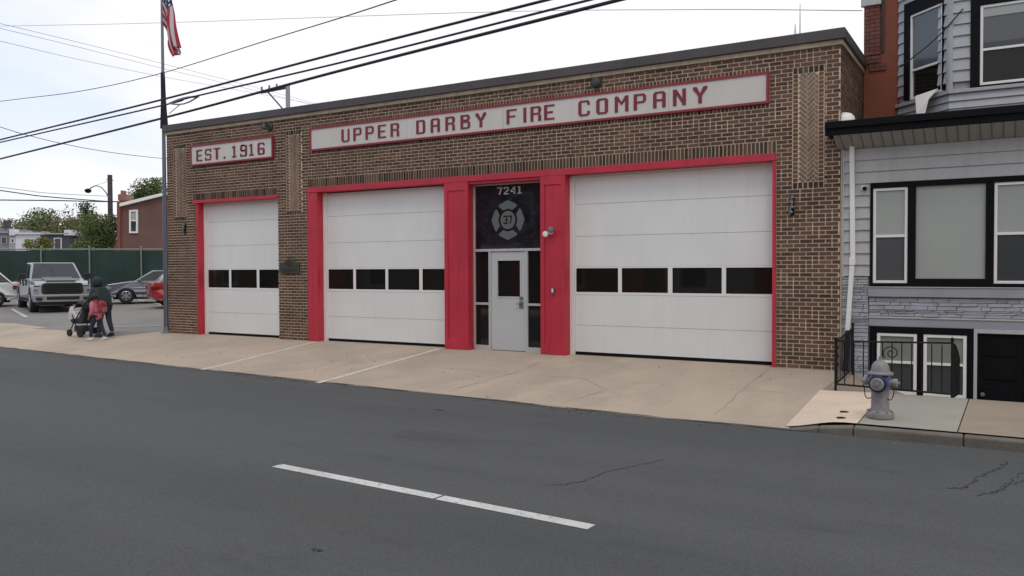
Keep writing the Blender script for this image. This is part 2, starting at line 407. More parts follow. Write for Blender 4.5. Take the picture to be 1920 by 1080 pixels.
slab('sidewalk_slab', -1.541, -1.518, -.466, -.486, -4.475, -1.908, M['slab_grey'])
slab('sidewalk_slab', -.454, -.474, 1.2, 1.2, -4.475, -1.908, M['slab_tan'])
slab('sidewalk_slab', 1.22, 1.22, 5, 5, -4.47, -1.92, M['slab_grey'])
slab('basement_ramp', -2.36, -2.40, 5, 5, -1.9, .3, M['slab_tan'])
g = MB(); g.box(-2.46, 5, -4.47, .2, -.95, -.62); g.prism([(-1.75, -4.47), (5, -4.47), (5, -1.9), (-1.75, -1.9)], -.60, -.145, 'z')
tag(g.build('joint_bed', M['joint']), kind='structure')
# kerb: returns down to the driveway at its left end
g = MB()
for (a, b, za, zb) in ((-2.30, -1.95, RZ+.012, -.145), (-1.95, -1.56, -.145, -.105), (-1.552, -.42, -.105, -.10), (-.412, 1.2, -.10, -.10), (1.215, 5, -.10, -.10)):
    y0, y1 = -4.62, -4.48
    P = [(a, y0, RZ-.2), (b, y0, RZ-.2), (b, y1, RZ-.2), (a, y1, RZ-.2), (a, y0+.012, za-.012), (b, y0+.012, zb-.012), (b, y1, zb+.0), (a, y1, za+.0)]
    i = len(g.v); g.v += P
    for q in ((0,1,5,4),(1,2,6,5),(2,3,7,6),(3,0,4,7),(4,5,6,7)): g.f.append(tuple(i+t for t in q)); g.m.append(0); g.sm.append(False)
tag(g.build('kerb', M['kerb'], bevel=.02), kind='structure')
g = MB(); g.box(5, 120, -4.62, 0, -1, -.1); tag(g.build('sidewalk', M['walkway']), kind='structure')
# dashed lane line
g = MB()
def strip(mb, pts, wd, z, m_=0, jit=0):
    pts = [Vector((*p, 0)) for p in pts]
    L = []
    for i, p in enumerate(pts):
        d = (pts[min(i+1, len(pts)-1)]-pts[max(i-1, 0)]).normalized(); s_ = Vector((-d.y, d.x, 0))*(wd/2*(1+random.uniform(-jit, jit)))
        L.append((p-s_, p+s_))
    for (a, b), (c, d) in zip(L, L[1:]): mb.poly([(a.x, a.y, z), (c.x, c.y, z), (d.x, d.y, z), (b.x, b.y, z)], m_)
A = at_z(519, 873, RZ); B = at_z(1109, 989, RZ); mid = A.lerp(B, .585)
strip(g, [(A.x, A.y), (mid.x-.012, mid.y)], .135, RZ+.004); strip(g, [(mid.x+.012, mid.y-.004), (B.x, B.y)], .135, RZ+.004)
for k in (-1, -2, 1): 
    D_ = (B-A).normalized(); o_ = D_*(12.2*k); strip(g, [(A.x+o_.x, -9.15), (B.x+o_.x, -9.2)], .13, RZ+.004)
tag(g.build('lane_marking', M['roadpaint']), kind='structure')
# cracks sealed with tar
g = MB()
def crack(pix, wd=.02, n_=10):
    for (a, b) in zip(pix, pix[1:]):
        P = []
        for k in range(n_+1):
            t = k/n_; q = at_z(a[0]+(b[0]-a[0])*t, a[1]+(b[1]-a[1])*t, RZ)
            P.append((q.x+random.uniform(-.03, .03)*(0 < k < n_), q.y+random.uniform(-.03, .03)*(0 < k < n_)))
        strip(g, P, wd, RZ+.003, jit=.6)
crack([(1030, 911), (1085, 905), (1130, 888), (1180, 876), (1245, 862)], .013)
crack([(1775, 915), (1812, 915), (1838, 893), (1868, 880), (1890, 866)], .014); crack([(1830, 930), (1868, 922), (1920, 900)], .014); crack([(1868, 924), (1900, 902), (1925, 878)], .012)
crack([(812, 768), (832, 770)], .05); crack([(585, 1030), (600, 1034)], .014)
tag(g.build('road_cracks', M['tar']), kind='structure')
# ragged dirt line where asphalt meets the driveway
g = MB(); P = []
for k in range(90):
    x = -30+28*k/89; P.append((x, kerb_y(x)+.03+random.uniform(-.02, .02)))
strip(g, P, .05, RZ+.0075, jit=.9); tag(g.build('gutter_dirt', M['joint']), kind='structure')
g = MB(); rg = random.Random(21)
for k in range(520):
    x = rg.choice((rg.uniform(-26, -2.5), rg.gauss(-11.5, .8), rg.gauss(-5, .5), rg.gauss(-17.8, .5), rg.uniform(-2, 4))); yk = kerb_y(x)
    y = yk-abs(rg.gauss(0, .16))-.01; r = rg.uniform(.006, .02); a = rg.uniform(0, 6.3)
    g.prism([(x+r*cos(a+t)*rg.uniform(.7, 1.3), y+r*sin(a+t)) for t in (0, 1.6, 3.1, 4.7)], RZ, RZ+r*.5, 'z', rg.choice((0, 0, 1)))
for k in range(60):
    x = rg.uniform(-20, -3); y = rg.uniform(-4.3, -.2); r = rg.uniform(.008, .02); a = rg.uniform(0, 6.3); z = drive_z(x, y)
    g.prism([(x+r*cos(a+t)*rg.uniform(.6, 1.4), y+r*sin(a+t)) for t in (0, 1.6, 3.1, 4.7)], z, z+.006, 'z', 0)
tag(g.build('gutter_grit', [M['kerb'], M['joint']]), 'loose grit and dead leaves lying along the gutter', 'grit', kind='stuff')
g = MB()
def dcrack(P, wd):
    Q = []
    for (a, b) in zip(P, P[1:]):
        for k in range(8): t = k/8; Q.append((a[0]+(b[0]-a[0])*t+random.uniform(-.025, .025), a[1]+(b[1]-a[1])*t+random.uniform(-.02, .02)))
    L = []
    for i, p in enumerate(Q[:-1]):
        q = Q[i+1]; dx_, dy_ = q[0]-p[0], q[1]-p[1]; l_ = math.hypot(dx_, dy_) or 1; w2 = wd*random.uniform(.4, 1.4)/2; nx, ny = -dy_/l_*w2, dx_/l_*w2
        g.poly([(p[0]-nx, p[1]-ny, drive_z(p[0], p[1])+.004), (q[0]-nx, q[1]-ny, drive_z(*q)+.004), (q[0]+nx, q[1]+ny, drive_z(*q)+.004), (p[0]+nx, p[1]+ny, drive_z(p[0], p[1])+.004)])
dcrack([(-7.9, -.1), (-7.6, -2.0), (-7.75, -4.5)], .012); dcrack([(-3.6, -.1), (-3.5, -2.3), (-3.3, -4.5)], .010); dcrack([(-10.3, -2.3), (-8.4, -2.25), (-5.0, -2.35), (-2.5, -2.3)], .009)
dcrack([(-18.6, -.1), (-18.1, -3.9)], .010); dcrack([(-14.1, -2.2), (-10.6, -2.3)], .009); dcrack([(-6.2, -2.3), (-5.4, -3.1), (-5.6, -4.4)], .010)
M['crack'] = mat('hairline_crack', (.31, .255, .20), .95)
tag(g.build('driveway_cracks', M['crack']), kind='structure')
# two utility valve covers in the pavement
for (u, v, lab) in ((1583, 774, 'round iron valve cover in the sidewalk left of the hydrant, the farther one'), (1577, 785, 'round iron valve cover in the sidewalk left of the hydrant, nearer the kerb')):
    p = at_z(u, v, -.1); z = side_z(p.x, p.y)
    g = MB(); g.lathe([(.055, -.02), (.055, .006), (.045, .008)], n=16)
    tag(g.build('valve_cover', M['iron'], loc=(p.x, p.y, z)), lab, 'valve cover', 'valve covers in the sidewalk')

# ------------------------------------------------------------------ brick laying
def subtract(iv, cuts):
    out = [iv]
    for c0, c1 in cuts:
        nx = []
        for a, b in out:
            if c1 <= a or c0 >= b: nx.append((a, b)); continue
            if a < c0: nx.append((a, c0))
            if b > c1: nx.append((c1, b))
        out = nx
    return [(a, b) for a, b in out if b-a > .02]
def place(mb, a, b, z0, z1, face, m_, dirn='y', pr=0):
    """one brick: outer face and four edges. dirn y: wall faces -y ; x: wall faces +x (a,b along y)"""
    d = .012
    if dirn == 'y': mb.box(a, b, face-pr, face+d, z0, z1, m_, skip='k')
    else: mb.box(face-d, face+pr, a, b, z0, z1, m_, skip='l')
J = .019
def bond(mb, x0, x1, z0, z1, face, holes=(), m_=1, dirn='y', L=.213, H=.0733, hdr=.16, rnd=random.Random(3)):
    n = int(round((z1-z0)/H)); H = (z1-z0)/n
    for k in range(n):
        za, zb = z0+k*H+J/2, z0+(k+1)*H-J/2; zc = (za+zb)/2
        cuts = [(h[0], h[1]) for h in holes if h[2] < zc < h[3]]
        for (s0, s1) in subtract((x0, x1), cuts):
            x = s0-(L/2 if k % 2 else 0)-((s0-x0) % L)
            while x < s1:
                e = x+L
                segs = [(x, e)] if rnd.random() > hdr else [(x, x+L/2), (x+L/2, e)]
                for a, b in segs:
                    a2, b2 = max(a, s0), min(b, s1)
                    if b2-a2 > .03: place(mb, a2+J/2, b2-J/2, za, zb, face, m_, dirn, rnd.uniform(-.0015, .002))
                x = e
def soldiers(mb, x0, x1, z0, z1, face, m_=1, Wd=.073, dark=None, rnd=random.Random(5)):
    n = max(1, int(round((x1-x0)/Wd))); Wd = (x1-x0)/n
    for k in range(n):
        mm = dark if (dark is not None and rnd.random() < .5) else m_
        place(mb, x0+k*Wd+J/2, x0+(k+1)*Wd-J/2, z0+J/2, z1-J/2, face, mm, 'y', rnd.uniform(-.001, .003))
def clip(poly, x0, x1, z0, z1):
    for ax, lim, sg in ((0, x0, 1), (0, x1, -1), (1, z0, 1), (1, z1, -1)):
        out = []
        for i in range(len(poly)):
            p, q = poly[i], poly[(i+1) % len(poly)]
            ip, iq = (p[ax]-lim)*sg >= 0, (q[ax]-lim)*sg >= 0
            if ip: out.append(p)
            if ip != iq:
                t = (lim-p[ax])/(q[ax]-p[ax]); out.append((p[0]+(q[0]-p[0])*t, p[1]+(q[1]-p[1])*t))
        poly = out
        if len(poly) < 3: return []
    return poly
def herring(mb, x0, x1, z0, z1, face, m_):
    """45 degree herringbone clipped to a rectangle"""
    Wb, Lb, jj = .062, .186, .017
    cx, cz = (x0+x1)/2, (z0+z1)/2; c45 = cos(pi/4)
    for i in range(-32, 33):
        for j in range(-10, 11):
            for hv in (0, 1):
                # horizontal brick at (i*W + j*2L.., i*W), vertical one beside it
                bx = i*Wb+j*2*Lb; bz = i*Wb
                if hv == 0: r = (bx, bz, Lb, Wb)
                else: r = (bx+Lb, bz-Lb+Wb, Wb, Lb)
                a, b, ww, hh = r
                P = [(a+jj/2, b+jj/2), (a+ww-jj/2, b+jj/2), (a+ww-jj/2, b+hh-jj/2), (a+jj/2, b+hh-jj/2)]
                P = [(cx+(p-q)*c45, cz+(p+q)*c45) for p, q in P]
                P = clip(P, x0, x1, z0, z1)
                if len(P) >= 3:
                    ar = abs(sum(P[k][0]*P[(k+1) % len(P)][1]-P[(k+1) % len(P)][0]*P[k][1] for k in range(len(P))))/2
                    if ar > 4e-4: mb.prism(P, face-.001, face+.012, 'y', m_)

XL, XR, ZT = -20.28, -2.47, 5.54
DEP = 22.0
HC = (ZT+.22)/79
def sz(z): return -.22+round((z+.22)/HC)*HC
b1 = (-19.05, -15.92, -.3, 3.66); b2 = (-14.88, -3.54, -.3, 3.78)
st = empty('fire_station', (-11.4, 0, 0), label='long one-storey brown brick fire station with red trimmed white garage doors', cat='fire station')
g = Off()
Y0 = .010       # mortar plane
TH = .34
# backing wall pieces round the two openings
g.box(XL, b1[0], Y0, TH, -.3, ZT, 0); g.box(b1[1], b2[0], Y0, TH, -.3, ZT, 0); g.box(b2[1], XR-.010, Y0, TH, -.3, ZT, 0)
g.box(b1[0], b1[1], Y0, TH, b1[3], ZT, 0); g.box(b2[0], b2[1], Y0, TH, b2[3], ZT, 0)
PAN = [(-19.73, 'L'), (-15.35, 'M'), (-3.00, 'R')]
S1, S2, U0, U1, E0, E1 = sz(3.99), sz(3.88), sz(4.56), sz(5.33), sz(4.52), sz(5.24)
holes = [b1, b2, (-14.88, -3.54, 3.7, S1), (-19.17, -15.92, 3.6, S2), (-14.73, -3.66, U0, U1), (-19.19, -16.02, E0, E1)]
PW, PZ0, PZ1 = .26, sz(3.12), sz(5.28)
for c, _ in PAN: holes.append((c-PW, c+PW, PZ0, PZ1))
bond(g, XL, XR, -.22, ZT, 0, holes)
soldiers(g, -14.88, -3.54, 3.78, S1, 0, 1, dark=4)
soldiers(g, -19.17, -15.92, 3.66, S2, 0, 1, dark=4)
soldiers(g, -14.73, -3.66, 5.225, U1, 0, 1); soldiers(g, -14.73, -3.66, U0, 4.675, 0, 4, dark=1)
soldiers(g, -19.19, -16.02, E0, 4.605, 0, 1); soldiers(g, -19.19, -16.02, 5.155, E1, 0, 1)
for c, _ in PAN:
    soldiers(g, c-PW, c+PW, PZ1-.12, PZ1, 0, 4, .085); soldiers(g, c-PW, c+PW, PZ0, PZ0+.12, 0, 4, .085)
    for (a, b) in ((c-PW, c-PW+.095), (c+PW-.095, c+PW)):
        n_ = 26; h_ = (PZ1-PZ0-.24)/n_
        for k in range(n_): place(g, a+J/2, b-J/2, PZ0+.12+k*h_+J/2, PZ0+.12+(k+1)*h_-J/2, 0, 2, 'y')
    herring(g, c-PW+.10, c+PW-.10, PZ0+.125, PZ1-.125, 0, 3)
# return walls
g.box(XR-TH, XR-.010, TH, DEP, -.3, ZT, 0); bond(g, 0.02, DEP, 2.5, ZT, XR, (), 1, 'x')
g.box(XL, XL+.3, TH, DEP, -.3, ZT, 0); g.box(XL+.3, XR-TH, DEP-.3, DEP, -.3, ZT, 0)
for k in range(75):       # left flank courses, seen only in passing
    z = -.2+k*.0733+J/2
    if z < ZT-.1:
        y = .02-(.1 if k % 2 else 0)
        while y < 9: g.box(XL-.004, XL+.01, max(y, .02)+J/2, y+.213-J/2, z, z+.0733-J, 1, skip='r'); y += .213
bw = g.put('brick_wall', [M['mortar'], M['brick'], M['brick_warm'], M['brick_pale'], M['brick_black']], st, fix=False)
g = Off(); g.box(XL-.03, XR+.03, -.035, .33, ZT+.002, ZT+.085); g.box(XR-.32, XR+.03, .33, DEP, ZT+.002, ZT+.085); g.box(XL-.03, XL+.3, .33, DEP, ZT+.002, ZT+.085)
x = XL+1.2
while x < XR: g.box(x, x+.006, -.0375, -.034, ZT+.004, ZT+.083, 1); x += .92
g.put('stone_band', [M['stone'], M['joint']], st, bevel=.006)
g = Off(); g.box(XL-.07, XR+.075, -.085, .34, ZT+.087, ZT+.27); g.box(XR-.34, XR+.075, .34, DEP, ZT+.087, ZT+.27); g.box(XL-.07, XL+.34, .34, DEP, ZT+.087, ZT+.27); g.box(XL+.34, XR-.34, DEP-.34, DEP, ZT+.087, ZT+.27)
g.put('coping', M['coping'], st, bevel=.012)
g = Off(); g.box(XL+.3, XR-.34, TH, DEP-.3, ZT-.3, ZT-.1); g.put('roof', M['roofing'], st)
g = Off(); g.box(XL+.3, XR-TH, 5.0, 5.1, -.3, ZT-.4); g.box(XL+.3, XR-TH, TH, 5, -.02, -.012, 0); g.put('interior', M['rubber'], st)

# red painted surrounds
DY = .24    # door plane
g = Off()
g.box(-19.17, -15.90, -.035, .34, 3.585, 3.665); g.box(-19.05, -18.985, -.004, DY+.1, -.05, 3.583)
g.put('door_surround', M['red'], st, bevel=.006)
g = Off()
g.box(-14.88, -3.54, -.035, .33, 3.66, 3.79)                       # header
g.box(-14.875, -14.55, -.022, .33, -.05, 3.657)                     # left jamb
g.box(-3.60, -3.542, -.022, .33, -.05, 3.657)                      # right jamb
for a, b in ((-10.72, -10.09), (-8.29, -7.72)):                     # the two piers with sunk panels
    g.box(a, b, -.012, .33, -.05, 3.657)
    e_ = .09
    for (p, q, r, s_) in ((a, a+e_, 0, 3.657), (b-e_, b, 0, 3.657), (a+e_, b-e_, 3.48, 3.657), (a+e_, b-e_, 0.0, .22)):
        g.box(p, q, -.034, -.0125, r, s_)
g.box(-10.09, -8.29, -.0, .3, 3.60, 3.657)
g.put('door_surround', M['red'], st, bevel=.005)

def garage_door(x0, x1, ztop, cols, seams, name='garage_door', gap=.045, y=DY):
    """sectional door: flush panels, a glazed row, pale track trim"""
    g = Off(); wz0, wz1 = 1.235, 1.80
    zs = [.062]+seams+[ztop]
    for a, b in zip(zs, zs[1:]):
        if abs(a-wz0) < .01: continue
        g.box(x0, x1, y, y+.05, a+.003, b-.003, 0)
    g.box(x0, x1, y+.03, y+.06, .062, ztop, 1)
    fr = .035
    g.box(x0, x1, y-.006, y+.028, wz0, wz0+.05, 2); g.box(x0, x1, y-.006, y+.028, wz1-.03, wz1, 2)
    n_ = len(cols)
    for i, (a, b) in enumerate(cols):
        pa = x0 if i == 0 else cols[i-1][1]
        g.box(pa, a, y-.006, y+.028, wz0+.05, wz1-.03, 2)
    g.box(cols[-1][1], x1, y-.006, y+.028, wz0+.05, wz1-.03, 2)
    d = g.put(name, [M['door'], M['seam'], M['white']], st)
    for a, b in cols:
        q = Off(); q.box(a+.001, b-.001, y+.008, y+.02, wz0+.051, wz1-.031, 0); q.put('window_pane', M['glass'], d)
        q = Off()
        for (p0, p1, r0, r1) in ((a, b, wz0+.05, wz0+.062), (a, b, wz1-.042, wz1-.03), (a, a+.014, wz0+.062, wz1-.042), (b-.014, b, wz0+.062, wz1-.042)): q.box(p0+.002, p1-.002, y+.0, y+.0075, r0+.001, r1-.001, 0)
        q.put('window_gasket', M['rubber'], d)
    q = Off(); q.box(x0+.002, x1-.002, y+.006, y+.045, -.03, .0615, 0); q.put('bottom_seal', M['rubber'], d)
    return d
SE = [.61, 1.235, 1.80, 2.42, 3.07]
d = garage_door(-18.90, -15.86, 3.60, [(-18.88, -18.04), (-17.96, -16.97), (-16.88, -15.90)], SE)
tag(d, 'three-pane white garage door, the narrowest')
g = Off(); g.box(-18.985, -18.905, DY-.05, DY+.06, -.02, 3.60); g.box(-18.9, -15.92, DY-.03, DY+.05, 3.61, 3.64); g.put('track_trim', M['white'], st)
d = garage_door(-14.45, -10.66, 3.64, [(-14.43, -13.62), (-13.54, -12.62), (-12.54, -11.62), (-11.53, -10.70)], SE)
g = Off(); g.box(-14.55, -14.455, DY-.05, DY+.06, -.02, 3.65); g.put('track_trim', M['white'], st)
d = garage_door(-7.62, -3.58, 3.62, [(-7.60, -6.67), (-6.59, -5.63), (-5.54, -4.58), (-4.50, -3.62)], SE)
g = Off(); g.box(-7.72, -7.625, DY-.05, DY+.06, -.02, 3.65); g.box(-7.62, -3.60, DY-.035, DY+.05, 3.622, 3.655); g.put('track_trim', M['white'], st)

# entrance: glazed screen, transom, steel door
EY = .20
g = Off()
for a, b, z0, z1 in ((-10.09, -10.05, 0, 3.59), (-9.70, -9.64, .05, 2.14), (-8.78, -8.715, .05, 2.14), (-8.32, -8.295, 0, 3.59)): g.box(a, b, EY-.02, EY+.06, z0, z1)
g.box(-10.05, -8.32, EY-.026, EY+.06, 2.14, 2.195); g.box(-10.05, -8.32, EY-.02, EY+.06, 3.57, 3.598)
g.box(-10.05, -9.70, EY-.02, EY+.06, .98, 1.03); g.box(-8.715, -8.32, EY-.02, EY+.06, .98, 1.03)
g.box(-10.05, -9.64, EY-.03, EY+.06, -.02, .10); g.box(-8.78, -8.32, EY-.03, EY+.06, -.02, .10)
g.put('entrance_frame', M['alu'], st, bevel=.004)
g = Off(); g.box(-10.05, -8.32, EY+.02, EY+.035, 2.196, 3.569); tw = g.put('transom_window', M['glass_tr'], st)
for a, b in ((-10.05, -9.70), (-8.715, -8.32)):
    for z0, z1 in ((.101, .979), (1.031, 2.139)):
        g = Off(); g.box(a, b, EY+.02, EY+.035, z0, z1); g.put('sidelight', M['glass'], st)
g = Off(); dx0, dx1 = -9.636, -8.784
wx0, wx1, wz0, wz1 = -9.47, -8.91, 1.17, 1.94
for a, b, z0, z1 in ((dx0, wx0, .01, 2.13), (wx1, dx1, .01, 2.13), (wx0, wx1, .01, wz0), (wx0, wx1, wz1, 2.13)): g.box(a, b, EY+.0, EY+.045, z0, z1)
ed = g.put('entrance_door', M['steel_door'], st)
g = Off()
for a, b, z0, z1 in ((wx0-.025, wx0, wz0-.025, wz1+.025), (wx1, wx1+.025, wz0-.025, wz1+.025), (wx0, wx1, wz0-.025, wz0), (wx0, wx1, wz1, wz1+.025)): g.box(a, b, EY-.010, EY-.0, z0, z1)
g.put('window_frame', M['steel_door'], ed)
g = Off(); g.box(wx0, wx1, EY+.015, EY+.03, wz0, wz1); g.put('window_pane', M['glass'], ed)
g = Off(); g.box(-8.93, -8.83, EY-.012, EY, .92, 1.07); g.box(-8.925, -8.84, EY-.012, EY, 1.10, 1.17); g.tube([(-8.88, EY-.012, 1.02), (-8.88, EY-.06, 1.02), (-8.98, EY-.065, 1.02)], .012, 8); g.lathe([(.028, -.03), (.028, 0)], (-8.88, EY, 1.135), 'y', 12)
g.put('handle', M['metal'], ed)

# ------------------------------------------------------------------ block lettering (thick uprights, thin crossbars)
def glyph(mb, ch, x, z, w, h, y, th=.012, m_=0):
    s = w*.27; t = h*.115; c = w*.16
    def R(a, b, p, q): mb.box(x+a, x+b, y-th, y, z+p, z+q, m_)
    def PL(pts): mb.prism([(x+a, z+b) for a, b in pts], y-th, y, 'y', m_)
    def ring(a, b, p, q, s_=None, left=True, right=True, sr=None):      # chamfered bowl
        ss = s_ if s_ is not None else s; sr = sr or ss; cc = min(c, (q-p)/3)
        if left: PL([(a, p+cc), (a+ss, p+cc), (a+ss, q-cc), (a, q-cc)])
        if right: PL([(b-sr, p+cc), (b, p+cc), (b, q-cc), (b-sr, q-cc)])
        PL([(a+cc, p), (b-cc, p), (b, p+cc), (b-sr, p+cc), (b-sr, p+t), (a+ss, p+t), (a+ss, p+cc), (a, p+cc)] if left else [(a, p), (b-cc, p), (b, p+cc), (b-sr, p+max(cc, t)), (b-sr, p+t), (a, p+t)])
        PL([(a, q-cc), (a+ss, q-cc), (a+ss, q-t), (b-sr, q-t), (b-sr, q-cc), (b, q-cc), (b-cc, q), (a+cc, q)] if left else [(a, q-t), (b-sr, q-t), (b-sr, q-max(cc, t)), (b, q-cc), (b-cc, q), (a, q)])
    m2 = h*.5
    if ch == 'U': R(0, s, c, h); R(w-s*.8, w, c, h); PL([(c, 0), (w-c, 0), (w, c), (w-s*.8, c), (w-s*.8, t), (s, t), (s, c), (0, c)])
    elif ch == 'P': R(0, s, 0, h); ring(s, w, m2-t*.7, h, left=False, sr=s*.85)
    elif ch == 'E': R(0, s, 0, h); R(s, w*.95, 0, t); R(s, w*.82, m2-t/2, m2+t/2); R(s, w*.95, h-t, h)
    elif ch == 'F': R(0, s, 0, h); R(s, w*.85, m2-t/2, m2+t/2); R(s, w*.98, h-t, h)
    elif ch == 'R': R(0, s, 0, h); PL([(w-s, 0), (w, 0), (w, m2-t*1.2), (w-c*.8, m2-t/2), (w-s, m2-t/2)]); R(w-s, w-c*.4, m2+t/2, m2+t); R(w-s, w, m2+t, h-c); R(s, w-c*.6, m2-t/2, m2+t/2); PL([(s, h-t), (w-s, h-t), (w-s, h-c), (w, h-c), (w-c, h), (s, h)])
    elif ch == 'A': R(0, s, 0, h-c); R(w-s, w, 0, h-c); R(s, w-s, m2-t*.8, m2+t*.2); PL([(0, h-c), (s, h-c), (s, h-t), (w-s, h-t), (w-s, h-c), (w, h-c), (w-c, h), (c, h)])
    elif ch == 'D': R(0, s, 0, h); ring(s, w, 0, h, left=False)
    elif ch == 'B': R(0, s, 0, h); ring(s, w, 0, m2+t/2, left=False, sr=s*.9); ring(s, w*.96, m2+t/2, h, left=False, sr=s*.9)
    elif ch == 'Y': R(w/2-s/2, w/2+s/2, 0, h*.45); PL([(w/2-s/2, h*.45), (w/2, h*.45), (w/2, h*.58), (s*.9, h), (0-.01, h), (0-.01, h*.86)]); PL([(w/2, h*.45), (w/2+s/2, h*.45), (w+.01, h*.86), (w+.01, h), (w-s*.9, h), (w/2, h*.58)])
    elif ch == 'I': R(w/2-s/2, w/2+s/2, 0, h)
    elif ch == 'C':
        R(0, s, c, h-c); PL([(c, 0), (w-c, 0), (w, c), (w, h*.3), (w-s*.8, h*.3), (w-s*.8, t), (s, t), (s, c), (0, c)]); PL([(0, h-c), (s, h-c), (s, h-t), (w-s*.8, h-t), (w-s*.8, h*.7), (w, h*.7), (w, h-c), (w-c, h), (c, h)])
    elif ch == 'O' or ch == '0': ring(0, w, 0, h)
    elif ch == 'M': R(0, s*.85, 0, h); R(w-s*.85, w, 0, h); PL([(s*.85, h), (s*.85, h*.72), (w/2, h*.42), (w/2, h*.62)]); PL([(w-s*.85, h), (w/2, h*.62), (w/2, h*.42), (w-s*.85, h*.72)])
    elif ch == 'N': R(0, s, 0, h); R(w-s, w, 0, h); PL([(s, h), (s, h*.68), (w-s, h*.1), (w-s, h*.42)])
    elif ch == 'S': R(0, s*.8, m2+t/2, h-c); R(w-s*.8, w, c, m2-t/2); PL([(0, m2+t/2), (c, m2-t/2), (w, m2-t/2), (w-c, m2+t/2)]); R(0, s*.8, t, h*.27); R(0, w-c*.5, 0, t); R(w-s*.8, w, h*.73, h-t); R(c*.5, w, h-t, h)
    elif ch == 'T': R(w/2-s*.6, w/2+s*.6, 0, h-t); R(0, w, h-t, h)
    elif ch == '.': R(w*.35, w*.35+s, 0, h*.16)
    elif ch == '1': R(w/2-s*.55, w/2+s*.55, t, h); R(w*.1, w*.9, 0, t); R(w*.1, w/2-s*.55, h-t*1.6, h-t*.6)
    elif ch == '9': R(w-s, w, c, h-c); ring(0, w-s, m2-t/2, h, right=False, sr=.001); R(w-s, w-.001, h-c, h-t*.5); R(c, w-s, h-t, h); R(c, w-s, m2-t/2, m2+t/2); R(0, w-c, 0, t); R(0, s*.8, t, h*.25); R(w-s, w-c*.4, t*.2, c)
    elif ch == '6': R(0, s, c, h-c); R(c*.7, w-c*.7, 0, t); R(c*.7, w-c*.5, h-t, h); R(w-s, w, c*.5, m2-c*.3); R(s, w-c*.6, m2-t/2, m2+t/2); R(w-s*.8, w, h*.76, h-t); R(c*.4, s, t*.4, c); R(c*.4, s, h-c, h-t*.4)
    elif ch == '7': R(0, w, h-t*1.3, h); PL([(w-s, h-t*1.3), (w, h-t*1.3), (w*.62, 0), (w*.62-s, 0)])
    elif ch == '2': R(0, w, 0, t*1.2); PL([(0, t*1.2), (s*1.1, t*1.2), (w, m2), (w, m2+t), (w-s, m2+t)]); R(w-s, w, m2+t, h-t); R(0, w-c*.5, h-t*1.2, h); R(0, s, h*.7, h-t)
    elif ch == '4': R(w-s*1.3, w-s*.3, 0, h); R(0, w, h*.28, h*.28+t*1.2); PL([(0, h*.28+t*1.2), (s, h*.28+t*1.2), (w-s*1.3, h*.8), (w-s*1.3, h)])
    elif ch == '3': R(w-s, w, c*.6, m2-t*.2); R(w-s, w, m2+t*.2, h-c*.6); R(0, w-c*.5, 0, t*1.2); R(0, w-c*.5, h-t*1.2, h); R(w*.3, w-c*.4, m2-t*.5, m2+t*.5); R(0, s*.8, t, h*.25); R(0, s*.8, h*.75, h-t)
def sign(name, x0, x1, z0, z1, words, label, lw, lh):
    t = empty(name, ((x0+x1)/2, -.02, z0), label=label, cat='sign', group='lettered signs on the fire station')
    g = Off(); f = .043
    g.box(x0+f, x1-f, -.045, .02, z0+f, z1-f); 
    xx = x0+1.9
    g.put('panel', M['sign'], t)
    g = Off(); 
    if x1-x0 > 5:
        while xx < x1-.5: g = Off(); g.box(xx, xx+.006, -.0475, -.046, z0+f+.005, z1-f-.005); xx += 1.83; g.put('panel_joint', M['band'], t)
    g = Off(); g.box(x0, x1, -.065, .02, z1-f, z1); g.box(x0, x1, -.065, .02, z0, z0+f); g.box(x0, x0+f, -.064, .019, z0+f, z1-f); g.box(x1-f, x1, -.064, .019, z0+f, z1-f)
    g.put('frame', M['red_frame'], t)
    for word, pos, zb in words:
        for ch, x in zip(word, pos):
            g = Off(); glyph(g, ch, x, zb, lw*(1.14 if ch == 'M' else .8 if ch in '1' else 1), lh, -.046)
            g.put('letter', M['letter'], t)
    return t
def adv(x0, x1, n_, w_): return [x0+(x1-w_-x0)*k/(n_-1) for k in range(n_)]
LW, LH = .25, .305
fire = [-9.08, -8.76, -8.50, -8.18]
sign('station_sign', -14.73, -3.66, 4.67, 5.23, [('UPPER', adv(-13.70, -11.95, 5, LW), 4.80), ('DARBY', adv(-11.46, -9.60, 5, LW), 4.80), ('FIRE', fire, 4.80), ('COMPANY', adv(-7.40, -4.78, 7, LW), 4.80)],
     'long white sign with red frame and red letters naming the fire company', LW, LH)
sign('date_sign', -19.19, -16.02, 4.60, 5.16, [('EST.', [-18.95, -18.60, -18.25, -17.95], 4.715), ('1916', [-17.55, -17.22, -16.90, -16.57], 4.715)],
     'short white sign reading EST. 1916 above the narrowest garage door', .255, .305)

